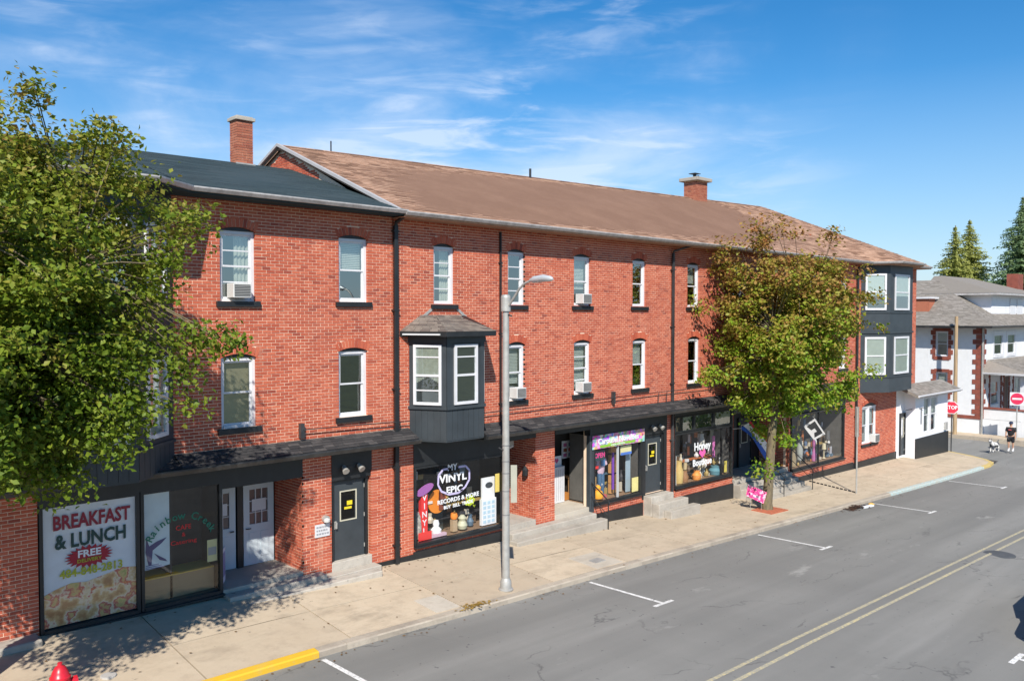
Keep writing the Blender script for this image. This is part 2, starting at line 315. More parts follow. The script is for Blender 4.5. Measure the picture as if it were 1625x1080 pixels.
for k in range(1,len(inn)-1):
    a,b_=inn[k],inn[k+1]; mb.poly([(51.31 if a[0]>51.31 else 51.3,min(a[1],1),gz(51.31,a[1])+.002),(a[0],a[1],gz(*a)+.002),(b_[0],b_[1],gz(*b_)+.002),(min(51.3,b_[0]),b_[1],gz(min(51.3,b_[0]),b_[1])+.002)][::-1])
mb.poly([(51.31,.6,gz(51.3,.6)+.002),(52.45,.6,gz(52.45,.6)+.002),(52.5,9,gz(52.5,9)+.002),(51.31,9,gz(51.3,9)+.002)]); mb.build('slab','walk',pav)
slab(17.5,18.7,-3.35,-2.25,'patch',.006,'slab_patch',label='pale square concrete patch around a utility cover')
mb=MB(); mb.column([(17.85,-3.0),(18.3,-3.0),(18.3,-2.7),(17.85,-2.7)],gz(18,-2.9)-.05,gz(18,-2.85)+.016); mb.build('utility_cover','steel',pav)
slab(11.85,12.6,-3.35,-2.45,'patch',.006,'slab_patch',label='small pale concrete patch near the kerb')
mb=MB(); n=20; c0=(28.9,-10.1)
mb.column([(c0[0]+.45*math.cos(2*math.pi*k/n),c0[1]+.45*math.sin(2*math.pi*k/n)) for k in range(n)],rz(*c0)-.03,rz(*c0)+.012)
mh=mb.build('manhole_cover',plain('cast_iron',(.13,.13,.125),.6,.3,vary=.3),label='round iron manhole cover set in the road beside the yellow lines',cat='manhole cover')
# far side kerb and pavement
m=MB(); sheet(m,list(np.arange(-20,120,4)),[-19.2,-15.8],lambda x,y: ip(ZK,x)-.1); m.build('far_pavement','walk',kind='structure')
# pavement by the house across the side street
mb=MB(); 
for (x0,x1,y0,y1,zt,mt,nm) in ((60.5,62.0,-4,60,-1.33,'walk','house_pavement'),(60.3,60.5,-4.2,60,-1.335,'kerb','house_kerb'),(62.0,140,-4,-2.0,-1.34,'walk','house_front_pavement')):
    MB().column([(x0,y0),(x1,y0),(x1,y1),(x0,y1)],-2.2,zt).build(nm,mt,kind='structure')
# ------------------------------------------------------------------ bricks
BL,BH,MJ=.222,.075,.0145
def circ(x0,x1,z1,rise):
    w=(x1-x0)/2; r=(w*w+rise*rise)/(2*rise); return (x0+x1)/2,z1+rise-r,r
def brick_rows(u0,u1,v0,v1,opens,low=None,inside=None,ph=0):
    """rows of running-bond bricks between openings: returns (u0,u1,v0,v1)"""
    out=[]; k0=math.floor(v0/BH); 
    for k in range(k0,math.ceil(v1/BH)):
        a=k*BH; b=a+BH-MJ
        if a<v0-.02 or b>v1+.03: continue
        zc=(a+b)/2; cuts=[]
        for o in opens:
            x0,x1,z0,z1=o[:4]
            if zc>z0 and zc<z1: cuts.append((x0,x1))
            elif len(o)>4 and z1<=zc<z1+o[4]+.2:
                cx,cz,r=circ(x0,x1,z1,o[4]); rr=r+.2; h=rr*rr-(zc-cz)**2
                if h>0: h=math.sqrt(h); w=min(h,(x1-x0)/2+.03); cuts.append((cx-w,cx+w))
        segs=[(u0,u1)]
        for c0,c1 in cuts:
            ns=[]
            for s0,s1 in segs:
                if c1<=s0 or c0>=s1: ns.append((s0,s1)); continue
                if c0>s0: ns.append((s0,c0))
                if c1<s1: ns.append((c1,s1))
            segs=ns
        offs=(0,.5)[k%2]*BL+ph
        for s0,s1 in segs:
            i=math.floor((s0-offs)/BL)
            while True:
                p=offs+i*BL; q=p+BL-MJ; i+=1
                if p>=s1: break
                p=max(p,s0); q=min(q,s1)
                if q-s0<.075: continue
                if p-s0<.095: p=s0
                if s1-q<.085: q=s1
                if s1-p<.05: break
                if q-p<.02: continue
                if low and b<low((p+q)/2)-.02: continue
                if inside and not inside((p+q)/2,zc): continue
                out.append((p,q,a,b)+((1,) if (p==s0 and s0!=u0) or (q==s1 and s1!=u1) else ()))
    return out
class Bricks:
    def __init__(s): s.l=[]
    def add(s,fr,rows,d=0.0,th=.045):
        for r in rows: s.l.append((fr,r[:4],d,.15 if len(r)>4 else th))
    def wall(s,fr,u0,u1,v0,v1,opens=(),**k): s.add(fr,brick_rows(u0,u1,v0,v1,opens,**k))
    def build(s,parent,hide=None,mat='brick',single=300):
        off=OFF[parent.name]; full=BL-MJ; cand=[]
        for i,(fr,(a,b,c,e),d,th) in enumerate(s.l):
            if abs(b-a-full)<.001 and abs(fr[1].x-1)<.001 and d==0:
                p=fr[0]+fr[1]*((a+b)/2)+Vector((0,0,(c+e)/2)); q=p-CAM
                if q.x*math.sin(AZ)-q.y*math.cos(AZ) > -.6*(q.x*math.cos(AZ)+q.y*math.sin(AZ)) and not (hide and hide(p)): cand.append((q.length,i,p))
        cand.sort(key=lambda t:t[0]); pick={i:p for _,i,p in cand[:single]}
        mb=MB(); pr=MB(); pr.box(-full/2,full/2,-(BH-MJ)/2,(BH-MJ)/2,0,.045); pm=bpy.data.meshes.new('brick'); pm.from_pydata(pr.v,[],pr.f); pm.materials.append(M[mat])
        for i,p in pick.items():
            o=bpy.data.objects.new('brick',pm); COL.objects.link(o); o.location=p-off+Vector((0,random.uniform(-.003,.002),0)); o.parent=parent
        for i,(fr,(a,b,c,e),d,th) in enumerate(s.l):
            if i in pick: continue
            mb.fr=fr; j=random.uniform(-.003,.002)
            k=len(mb.v)
            for v in (c,e):
                for u,dd in ((a,d+j),(b,d+j),(b,d+th),(a,d+th)): mb.v.append(tuple(mb.P(u,dd,v)))
            mb.f+=[(k,k+3,k+2,k+1),(k+4,k+5,k+6,k+7),(k,k+1,k+5,k+4),(k+1,k+2,k+6,k+5),(k+3,k,k+4,k+7)]
        if mb.v: mb.build('bricks',mat,parent,kind='stuff')
def backing(mb,fr,u0,u1,v0,v1,opens,d=.008,dep=.28):
    """mortar bed behind the bricks with the openings left out"""
    mb.fr=fr; us=sorted(set([u0,u1]+[o[0] for o in opens if u0<o[0]<u1]+[o[1] for o in opens if u0<o[1]<u1]))
    rr=[(o[0],o[1],o[2],o[3]+(o[4] if len(o)>4 else 0)) for o in opens]
    vs=sorted(set([v0,v1]+[o[2] for o in rr if v0<o[2]<v1]+[o[3] for o in rr if v0<o[3]<v1]))
    hole=lambda u,v: any(o[0]<u<o[1] and o[2]<v<o[3] for o in rr)
    for i in range(len(us)-1):
        for j in range(len(vs)-1):
            a,b,c,e=us[i],us[i+1],vs[j],vs[j+1]
            if hole((a+b)/2,(c+e)/2): continue
            mb.lp([(a,d,c),(b,d,c),(b,d,e),(a,d,e)])
    for a,b,c,e in rr:
        c_=max(c,v0); a-=.007; b+=.007; mb.lp([(a,d,c_),(a,d,e),(a,dep,e),(a,dep,c_)]); mb.lp([(b,d,c_),(b,dep,c_),(b,dep,e),(b,d,e)][::1]); mb.lp([(a,d,e),(b,d,e),(b,dep,e),(a,dep,e)]); mb.lp([(a,d,c_),(a,dep,c_),(b,dep,c_),(b,d,c_)])
# ------------------------------------------------------------------ windows
def sash_window(par,fr,x0,x1,z0,z1,arch=0,cover=None,cover_h=.5,extra=None,frame_w=.075,sill=True,d=.075,cover2=None,fmat='white'):
    mb=MB(fr); w=frame_w
    mb.box(x0,x0+w,z0,z1,d,d+.1); mb.box(x1-w,x1,z0,z1,d,d+.1); mb.box(x0+w,x1-w,z1-w,z1,d,d+.1); mb.box(x0+w,x1-w,z0,z0+w*.8,d-.02,d+.1)
    win=mb.build('window',fmat,par)
    zm=(z0+z1)/2; a,b=x0+w,x1-w; s=.042
    for lo,hi,dd in ((zm-.02,z1-w,d+.035),(z0+w*.8,zm+.02,d+.06)):
        q=MB(fr); q.box(a,a+s,lo,hi,dd,dd+.03); q.box(b-s,b,lo,hi,dd,dd+.03); q.box(a+s,b-s,hi-s,hi,dd,dd+.03); q.box(a+s,b-s,lo,lo+s,dd,dd+.03)
        if extra and (extra=='both' or (extra=='top')==(lo>z0+.3)): q.box(a+s,b-s,(lo+hi)/2-.014,(lo+hi)/2+.014,dd,dd+.025)
        q.build('sash',fmat,win)
        g=MB(fr); g.lp([(a+s,dd+.016,lo+s),(b-s,dd+.016,lo+s),(b-s,dd+.016,hi-s),(a+s,dd+.016,hi-s)]); g.build('pane','glass',win)
    if arch:
        cx,cz,r=circ(x0,x1,z1,arch); n=8; th=[math.atan2(x0-cx,z1-cz)+(math.atan2(x1-cx,z1-cz)-math.atan2(x0-cx,z1-cz))*k/n for k in range(n+1)]
        pts=[(cx+r*math.sin(t_),cz+r*math.cos(t_)) for t_ in th]; q=MB(fr); q.prism([(x0,z1-.001)]+pts+[(x1,z1-.001)],d-.02,d+.1); q.build('arch_panel','black',win)
    if sill:
        q=MB(fr); q.box(x0-.1,x1+.1,z0-.13,z0-.002,-.07,.17); q.build('sill','black',win,bevel=.008)
    if cover:
        q=MB(fr); zt=z1-w; zb=zt-(zt-z0-w)*cover_h; dd=d+.16
        if cover in ('blind','tanblind') :
            if cover=='tanblind': q.box(a+.01,b-.01,zb,zt,dd,dd+.004)
            else:
                k=int((zt-zb)/.045)
                for i in range(k): zz=zt-.045*i; q.lp([(a+.01,dd,zz-.04),(b-.01,dd,zz-.04),(b-.01,dd+.02,zz),(a+.01,dd+.02,zz)])
            q.build('blind',cover,win)
        else:
            q=curtain(fr,a,b,zb,zt,dd,cover2 or 'full'); q.build('curtain',cover if cover in M else 'curtain',win)
    return win
def curtain(fr,a,b,zb,zt,dd,style):
    q=MB(fr)
    def cur(c0,c1):
        n=14
        for i in range(n):
            u,u2=c0+(c1-c0)*i/n,c0+(c1-c0)*(i+1)/n; d0=dd+.02*math.sin(i*1.7); d1=dd+.02*math.sin((i+1)*1.7); q.lp([(u,d0,zb),(u2,d1,zb),(u2,d1,zt),(u,d0,zt)])
    if style=='full': cur(a,b)
    elif style=='left': cur(a,a+(b-a)*.45)
    elif style=='right': cur(a+(b-a)*.5,b)
    elif style=='sides': cur(a,a+(b-a)*.3); cur(b-(b-a)*.3,b)
    return q
def voussoirs(mb,fr,x0,x1,z1,rise,ring=.2,n=None):
    cx,cz,r=circ(x0,x1,z1,rise); mb.fr=fr; t0=math.atan2(x0-cx,z1-cz)-.02; t1=-t0; n=n or max(7,int((x1-x0)/.078))
    for k in range(n):
        a=t0+(t1-t0)*k/n+.006/r; b=t0+(t1-t0)*(k+1)/n-.006/r
        mb.prism([(cx+r*math.sin(a),cz+r*math.cos(a)),(cx+(r+ring)*math.sin(a),cz+(r+ring)*math.cos(a)),(cx+(r+ring)*math.sin(b),cz+(r+ring)*math.cos(b)),(cx+r*math.sin(b),cz+r*math.cos(b))],-.004,.04)
def ac_unit(fr,x0,x1,z0,z1,label,side=True):
    loc=fr[0]+fr[1]*((x0+x1)/2)+Vector((0,0,z0)); t=thing('air_conditioner',label,'air conditioner',loc,'window air conditioners')
    q=MB(fr); q.box(x0,x1,z0,z1,-.22,.12); q.build('casing',pal((.62,.62,.60)),t,bevel=.012)
    q=MB(fr); 
    for k in range(7): zz=z0+.04+(z1-z0-.07)*k/7; q.box(x0+.03,x1-.03,zz,zz+.018,-.235,-.222)
    q.build('grille',pal((.30,.30,.29)),t); 
    q=MB(fr); q.box(x0+.03,x1-.03,z0+.03,z1-.03,-.2245,-.2205); q.build('coil',pal((.05,.05,.05)),t)
    return t
# ------------------------------------------------------------------ doors and shop windows
def steel_door(par,fr,x0,x1,z0,z1,label=None,d=.10,glass=(.25,.72,.5,.86),hinge_right=True,notice=True):
    q=MB(fr); f=.06; q.box(x0-f,x0,z0,z1+f,d-.06,d+.08); q.box(x1,x1+f,z0,z1+f,d-.06,d+.08); q.box(x0,x1,z1,z1+f,d-.06,d+.08); q.build('door_frame','black',par)
    w=x1-x0; h=z1-z0; g0,g1,h0,h1=x0+w*glass[0],x0+w*glass[1],z0+h*glass[2],z0+h*glass[3]
    q=MB(fr); q.box(x0+.005,g0,z0,z1-.005,d,d+.045); q.box(g1,x1-.005,z0,z1-.005,d,d+.045); q.box(g0,g1,z0,h0,d,d+.045); q.box(g0,g1,h1,z1-.005,d,d+.045)
    dr=q.build('door','panel',par,**({'label':label} if label else {}))
    q=MB(fr); s=.03; q.box(g0-s,g0,h0-s,h1+s,d-.012,d); q.box(g1,g1+s,h0-s,h1+s,d-.012,d); q.box(g0,g1,h0-s,h0,d-.012,d); q.box(g0,g1,h1,h1+s,d-.012,d); q.build('glass_trim',pal((.55,.52,.40)),dr)
    q=MB(fr); q.lp([(g0,d+.02,h0),(g1,d+.02,h0),(g1,d+.02,h1),(g0,d+.02,h1)]); q.build('pane','shopglass',dr)
    q=MB(fr); hx=x0+.07; q.box(hx-.035,hx+.035,z0+h*.40,z0+h*.5,d-.014,d); q.box(hx-.02,hx+.02,z0+h*.41,z0+h*.42,d-.06,d-.014); q.box(hx-.02,hx+.02,z0+h*.48,z0+h*.49,d-.06,d-.014); q.box(hx-.02,hx+.02,z0+h*.41,z0+h*.49,d-.075,d-.06); q.build('handle','steel',dr)
    q=MB(fr)
    for k in (.1,.5,.88): q.tube([q.P(x1-.006,d-.01,z0+h*k),q.P(x1-.006,d-.01,z0+h*k+.1)],.012,8)
    q.build('hinge','steel',dr)
    if notice:
        q=MB(fr); gm=(g0+g1)/2; hm=(h0+h1)/2; y=pal((.80,.62,.02)); q.box(gm-.11,gm+.11,hm-.10,hm-.04,d+.008,d+.012); q.box(gm-.03,gm+.13,hm+.0,hm+.11,d+.008,d+.012); q.build('notice',y,dr)
    return dr
def shop_window(par,fr,x0,x1,z0,z1,mull=(),transom=None,f=.07,dep=1.1,label=None,mm='black',interior=True,floor=True,backcol='intw'):
    q=MB(fr); q.box(x0,x0+f,z0,z1,-.02,.08); q.box(x1-f,x1,z0,z1,-.02,.08); q.box(x0+f,x1-f,z1-f,z1,-.02,.08); q.box(x0+f,x1-f,z0,z0+f,-.045,.08)
    w=q.build('shop_window','black',par,**({'label':label} if label else {}))
    if floor: q=MB(fr); q.box(x0-.02,x1+.02,z0-.05,z0-.002,-.1,.1); q.build('ledge','black' if mm=='light' else mm,w,bevel=.006)
    us=[x0+f]+[u for u in mull]+[x1-f]; tz=z1-f
    if mull:
        q=MB(fr)
        for u in mull: q.box(u-.025,u+.025,z0+f,tz,-.005,.07)
        q.build('mullion',pal((.45,.47,.48)) if mm=='light' else 'black',w)
    for i in range(len(us)-1):
        a,b=us[i],us[i+1]; g=MB(fr); g.lp([(a,.035,z0+f),(b,.035,z0+f),(b,.035,tz),(a,.035,tz)]); g.build('pane','shopglass',w)
    if interior:
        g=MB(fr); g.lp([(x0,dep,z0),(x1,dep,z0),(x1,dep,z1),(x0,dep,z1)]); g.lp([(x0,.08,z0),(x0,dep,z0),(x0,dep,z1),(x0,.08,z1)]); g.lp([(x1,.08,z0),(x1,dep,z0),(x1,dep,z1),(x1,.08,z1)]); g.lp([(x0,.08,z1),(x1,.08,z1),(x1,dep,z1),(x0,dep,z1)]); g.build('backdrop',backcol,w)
        g=MB(fr); g.box(x0,x1,z0-.04,z0+f*.5,.081,dep); g.build('display_shelf',pal((.25,.16,.10)),w)
    return w
def roof_shingles(par,e0,e1,r0,r1,exp,tab,mat,th=.018,name='shingles',clip=None,jit=.12,cap=None):
    """lapped shingles on the quad eave e0-e1, ridge r0-r1 (bilinear)"""
    e0,e1,r0,r1=map(Vector,(e0,e1,r0,r1)); n=((e1-e0).cross(r0-e0)).normalized(); 
    if n.z<0: n=-n
    H=((r0-e0).length+(r1-e1).length)/2; rows=int(H/exp); V=[];F=[]
    for k in range(rows+1):
        t0=k/rows*1.0; t1=min(1.0,(k+1.25)/rows); A0=e0.lerp(r0,t0); A1=e1.lerp(r1,t0); B0=e0.lerp(r0,t1); B1=e1.lerp(r1,t1); 
        if k==rows: continue
        LL=(A1-A0).length; c=int(LL/tab)+1; o=random.random()*tab; p=-o
        while p<LL:
            q=p+tab*random.uniform(.85,1.15); a=max(0,p+.004); b=min(LL,q-.004); p=q
            if b-a<.02: continue
            s0,s1=a/LL,b/LL; h=th*random.uniform(.7,1.3)
            P=[A0.lerp(A1,s0)+n*(h+.004),A0.lerp(A1,s1)+n*(h+.004),B0.lerp(B1,s1)+n*.004,B0.lerp(B1,s0)+n*.004]
            if clip and not clip((P[0]+P[2])/2): continue
            i=len(V); V+= [tuple(x) for x in P]+[tuple(P[0]-n*h),tuple(P[1]-n*h)]; F+=[(i,i+1,i+2,i+3),(i+4,i+5,i+1,i),(i+5,i+2,i+1),(i+4,i,i+3)]
    mb=MB(); mb.v=V; mb.f=F; return mb.build(name,mat,par,kind='stuff')
def gutter(par,pts,mat,name='gutter',r=.075,h=.11):
    """K-shaped gutter along world points (outer side = right of travel)"""
    mb=MB(); P=[Vector(p) for p in pts]; prof=[(0,0),(0,-h),(.07,-h),(.12,-.03),(.12,0),(.105,0),(.10,-.02),(.02,-.03),(.02,0)]; secs=[]
    for i,p in enumerate(P):
        t=(P[min(i+1,len(P)-1)]-P[max(i-1,0)]); t.z=0; t.normalize(); o=Vector((t.y,-t.x,0)); secs.append([p+o*a+Vector((0,0,b)) for a,b in prof])
    n=len(prof)
    for i in range(len(P)-1):
        for k in range(n): j=(k+1)%n; mb.poly([secs[i][k],secs[i+1][k],secs[i+1][j],secs[i][j]])
    mb.poly(secs[0]); mb.poly(secs[-1][::-1]); return mb.build(name,mat,par)
def downspout(par,x,z0,z1,mat,w=.05,d=-.09,top=None):
    mb=MB(); mb.box(x-w,x+w,z0,z1,d-.04,d+.04); 
    if top: mb.tube([(x,d,z1-.03),(x,d-.02,z1+.08),(x+top[0],top[1],z1+.3)],w*.9,8)
    o=mb.build('downspout',mat,par,bevel=.01)
    z=z0+.5
    while z<z1: pieces('bracket',mat,o,[(x-w-.03,x+w+.03,z,z+.04,d-.045,0.0)]); z+=2.1
    return o
def oriel(par,fr_pts,z0,z1,mats='panel'):
    """canted bay body from plan points, returns facet frames"""
    P=fr_pts; mb=MB(); b=len(mb.v)
    for i in range(len(P)-1):
        (x0,y0),(x1,y1)=P[i],P[i+1]; mb.poly([(x0,y0,z0),(x1,y1,z0),(x1,y1,z1),(x0,y0,z1)])
    mb.poly([(x,y,z0) for x,y in P][::-1]); mb.poly([(x,y,z1) for x,y in P]); return mb
def pieces(name,mat,par,boxes,fr=FAC,**k):
    for b in boxes: q=MB(fr); q.box(*b); q.build(name,mat,par,**k)
def grooves(par,fr,L_,z0,z1,wid=.2,d=-.012,skip=None):
    n=max(1,round(L_/wid)); w=L_/n
    for i in range(n):
        a,b=i*w+.006,(i+1)*w-.006
        q=MB(fr); q.box(a,b,z0,z1,d,.0); q.build('board','panel',par)
# =================================================================== BUILDING 1 (slate roof)
b1=thing('brick_building','left red brick three-storey building with dark slate-coloured roof and breakfast shopfront','building',(2,0,.35))
b2=thing('brick_building','long red brick three-storey corner building with brown shingle roof and row of shops','building',(13.1,0,0))
AR=.09
wins1=[(8.29,9.15,7.04,8.66),(11.4,12.27,7.06,8.68),(8.29,9.15,4.12,5.74),(11.38,12.25,4.12,5.8)]
open1=[w+(AR,) for w in wins1]+[(3.9,7.15,3.2,9.3)]+[(4.5,8.28,.3,3.4),(8.28,10.33,-1,3.4),(11.15,12.35,-.5,3.0)]
BR=Bricks(); low=lambda x: ip(ZG,x)-.05
BR.wall(FAC,-3.0,13.06,-.1,9.42,open1,low=low)
mb=MB(); backing(mb,FAC,-3.0,13.06,-1,9.42,open1); 
frR=frame(10.33,0,10.33,1.4)     # side wall of the recess, faces -X
frR=(Vector((10.318,1.4,0)),Vector((0,-1,0)),Vector((1,0,0)))
BR.wall(frR,0,1.4,.1,3.3,[])
mb.fr=frR; mb.lp([(0,.008,-.2),(1.4,.008,-.2),(1.4,.008,3.3),(0,.008,3.3)])
mb.fr=FAC; mb.box(-3,13.06,-1,9.4,11.8,12); mb.box(-3.0,-2.8,-1,9.4,.3,11.8); mb.build('wall','mortar',b1)
vm_=MB()
for w in wins1: voussoirs(vm_,FAC,w[0],w[1],w[3],AR)
vm_.build('brick_arches','brick',b1,kind='stuff')
BR.build(b1,hide=lambda p: p.z>3.3 and p.x<7.2)
q=MB(); 
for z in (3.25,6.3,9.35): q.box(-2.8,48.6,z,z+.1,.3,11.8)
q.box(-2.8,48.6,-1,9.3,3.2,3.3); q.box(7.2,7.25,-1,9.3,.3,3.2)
q.build('darkening_floors','dark',b1)  # dark floors and partitions added to keep rooms behind the windows dark
w=sash_window(b1,FAC,*wins1[0],arch=AR,cover='curtain',cover_h=1,cover2='right',extra='both')
sash_window(b1,FAC,*wins1[1],arch=AR,cover='blind',cover_h=.52)
sash_window(b1,FAC,*wins1[2],arch=AR,cover='tanblind',cover_h=.98)
sash_window(b1,FAC,*wins1[3],arch=AR,cover=None,extra=None)
ac_unit(FAC,8.50,8.94,7.12,7.45,'window air conditioner with white side panels under the top-left window of the slate-roofed building')
# left oriel
PL=[(3.8,0),(4.9,-1.0),(6.1,-1.0),(7.2,0)]
mb=oriel(b1,PL,3.35,9.4)
orl=mb.build('oriel','panel',b1,label='charcoal two-storey oriel with white windows behind the left tree')
g=MB()
for i in range(3):
    f=frame(*PL[i],*PL[i+1]); Ln=math.dist(PL[i],PL[i+1])
    grooves(orl,f,Ln,3.4,3.95); grooves(orl,f,Ln,6.05,6.95); grooves(orl,f,Ln,8.72,9.3)
    pieces('trim_board','panel',orl,[(0,Ln,5.98,6.06,-.05,0),(0,Ln,3.95,4.02,-.05,0)],f)
    for z0,z1 in ((4.15,5.85),(7.1,8.65)):
        a,b=(Ln-.85)/2,(Ln+.85)/2; mbw=MB(f); mbw.box(a,b,z0,z1,-.014,-.004); 
        ww=.09; q=MB(f); q.box(a,a+ww,z0,z1,-.05,0.02); q.box(b-ww,b,z0,z1,-.05,.02); q.box(a+ww,b-ww,z1-ww,z1,-.05,.02); q.box(a+ww,b-ww,z0,z0+ww,-.06,.02); zm=(z0+z1)/2; q.box(a+ww,b-ww,zm-.03,zm+.03,-.035,.01); q.build('window','white',orl)
        q=MB(f); q.box(a+ww,b-ww,z0+ww,z1-ww,-.006,-.003); q.build('shade',random.choice(['blind','curtain']),orl)
        q=MB(f); q.lp([(a+ww,-.015,z0+ww),(b-ww,-.015,z0+ww),(b-ww,-.015,z1-ww),(a+ww,-.015,z1-ww)]); q.build('pane','glass',orl)
# roof of building 1
E1=[(-3.2,-.60,9.47),(3.4,-.60,9.47),(4.5,-1.5,9.46),(6.35,-1.5,9.46),(7.4,-.60,9.48),(13.06,-.60,9.46)]
mb=MB(); RD=(13.05,5.5,11.28); RL=(-3.2,5.5,11.15)
def onr(x): return (x,5.5,11.15+(x+3.2)/16.25*.13)
for i in range(5): mb.poly([E1[i],E1[i+1],onr(E1[i+1][0]),onr(E1[i][0])])
mb.poly([(-3.2,5.5,11.15),(13.05,5.5,11.28),(13.05,12.2,9.4),(-3.2,12.2,9.4)])
mb.poly([(a[0],a[1],a[2]-.14) for a in E1]+[(13.06,.3,9.33),(-3.2,.3,9.33)])
for i in range(5):
    a,b=E1[i],E1[i+1]; mb.poly([(a[0],a[1],a[2]-.14),(b[0],b[1],b[2]-.14),b,a])
rf=mb.build('roof','slate',b1)
for i in range(5):
    roof_shingles(rf,E1[i],E1[i+1],onr(E1[i][0]),onr(E1[i+1][0]),.2,.95,'slate',.009)
gutter(rf,[(p[0],p[1]-.0,p[2]+.0) for p in E1],'gutter',h=.10)
mb=MB(); mb.box(-3.1,13.0,11.2,11.27,5.42,5.58); 
mb=MB(); mb.box(11.26,11.74,10.9,12.52,5.3,5.74); ch=mb.build('chimney','mortar',rf)
CB=Bricks(); CB.wall((Vector((0,5.285,0)),Vector((1,0,0)),Vector((0,1,0))),11.25,11.75,11.1,12.5,[]); CB.wall((Vector((11.245,5.75,0)),Vector((0,-1,0)),Vector((1,0,0))),0,.46,11.1,12.5,[])
def flat_bricks(BB,parent,mat):
    mb=MB()
    for fr,(a,b,c,e),d,th in BB.l: mb.fr=fr; mb.box(a,b,c,e,d+random.uniform(-.004,.003),d+.04)
    return mb.build('bricks',mat,parent,kind='stuff')
flat_bricks(CB,ch,'chimbrick')
q=MB(); q.box(11.19,11.81,12.5,12.6,5.22,5.81); q.box(11.24,11.76,12.6,12.64,5.28,5.76); q.build('cap','step',ch,bevel=.015)
q=MB(); q.box(11.2,11.8,11.0,11.24,5.23,5.28); q.build('flashing','steel',ch)
# =================================================================== BUILDING 2 (brown roof)
up=[(14.44,15.19),(17.28,18.0),(20.24,21.06),(23.3,24.07),(26.63,27.44),(29.8,30.6),(33.0,33.8),(36.2,37.0),(39.4,40.2)]
dn=[(17.28,18.0),(20.25,21.07),(23.32,24.13),(26.7,27.48),(29.85,30.65),(33.0,33.8),(36.2,37.0),(39.4,40.2)]
W3=[(a,b,7.02,8.64) for a,b in up]; W2=[(a,b,4.12,5.82) for a,b in dn]
W7=(42.05,43.85,.12,2.02)
open2=[w+(AR,) for w in W3+W2]+[W7+(.2,)]+[(13.72,17.12,.28,3.45),(17.12,18.47,-2,3.45),(19.34,25.36,.27,3.45),(19.34,21.05,-2,3.45),(24.0,25.36,-1,2.6),(25.83,29.9,.12,3.45),(29.9,34.55,-2,3.45),(34.65,40.1,-.35,3.3),(13.65,15.9,3.3,6.1)]
BR=Bricks(); BR.wall(FAC,13.1,48.9,-1.3,9.4,open2,low=low,inside=lambda u,v: not(u>46.3 and v<2.75))
mb=MB(); backing(mb,FAC,13.1,48.9,-2,9.4,open2)
# side faces of the recesses
for X,dp in ((18.47,1.3),(34.6,1.5)):
    fr=(Vector((X-.012,dp,0)),Vector((0,-1,0)),Vector((1,0,0))); BR.wall(fr,0,dp,-1.2,3.3,[]); mb.fr=fr; mb.lp([(0,.008,-2),(dp,.008,-2),(dp,.008,3.4),(0,.008,3.4)])
fr=(Vector((29.9,0,0)),Vector((0,1,0)),Vector((-1,0,0)))
fr2=(Vector((18.72,-.14,0)),Vector((1,0,0)),Vector((0,1,0)))
mb.fr=FAC; mb.box(13.1,48.9,-2,9.4,12.8,13); mb.box(48.7,48.9,-2,9.35,.3,12.8)
# gable facing the slate roof
gf=(Vector((13.1,13.0,0)),Vector((0,-1,0)),Vector((1,0,0)))
mb.poly([(13.108,0,9.3),(13.108,13,9.3),(13.108,6,12.0)]); 
mb.build('wall','mortar',b2)
BR.wall(gf,6.0,9.2,10.6,12.0,[],inside=lambda u,v: v<12.0-abs(13-u-6)*.43-.12)
BR.build(b2); vm_=MB()
for w in W3+W2: voussoirs(vm_,FAC,w[0],w[1],w[3],AR)
voussoirs(vm_,FAC,W7[0],W7[1],W7[3],.2)
vm_.build('brick_arches','brick',b2,kind='stuff')
cov3=[('curtain',1,'right'),(None,0,None),('blind',.7,None),(None,0,None),('blind',.45,None),('blind',.5,None),(None,0,None),('blind',.6,None),(None,0,None)]
cov2=[('blind',.75,None),('blind',.95,None),('blind',.5,None),(None,0,None),('tanblind',.6,None),(None,0,None),('blind',.5,None),(None,0,None)]
for i,w in enumerate(W3): sash_window(b2,FAC,*w,arch=AR,cover=cov3[i][0],cover_h=cov3[i][1],cover2=cov3[i][2],extra='both' if i in (0,1) else None)
for i,w in enumerate(W2): sash_window(b2,FAC,*w,arch=AR,cover=cov2[i][0],cover_h=cov2[i][1],extra='both' if i==1 else None)
q=MB(); q.box(42.9,42.98,.12,2.0,.03,.2); q.box(42.05,43.85,2.0,2.04,.03,.2)
pw=q.build('window_post','white',b2)
sash_window(b2,FAC,42.05,42.9,.12,2.0,cover='blind',cover_h=.5); sash_window(b2,FAC,42.98,43.85,.12,2.0,cover='blind',cover_h=.5)
cx,cz,r=circ(42.05,43.85,2.02,.2); n=10; t0=math.atan2(42.05-cx,2.02-cz); q=MB(); q.prism([(42.05,2.041)]+[(cx+r*math.sin(t0-2*t0*k/n),cz+r*math.cos(t0-2*t0*k/n)) for k in range(1,n)]+[(43.85,2.041)],.04,.18); q.build('arch_panel','black',b2)
ac_unit(FAC,20.45,20.88,7.10,7.42,'air conditioner in the third upper-floor window of the brown-roofed building')
ac_unit(FAC,20.45,20.88,4.20,4.52,'air conditioner in the middle-floor window just right of the lamp post')
ac_unit(FAC,17.45,17.85,4.20,4.52,'air conditioner in the middle-floor window partly behind the lamp post')
ac_unit(FAC,43.15,43.7,.16,.55,'large air conditioner jutting from the ground-floor window by the corner')
# white painted end of ground floor
q=MB(); q.box(46.3,48.9,-1.6,2.75,-.02,.0); q.build('painted_wall','whitewall',b2)
steel_door(b2,(Vector((0,-.16,0)),Vector((1,0,0)),Vector((0,1,0))),46.75,47.3,-.95,1.3,glass=(.2,.8,.45,.9),notice=False)
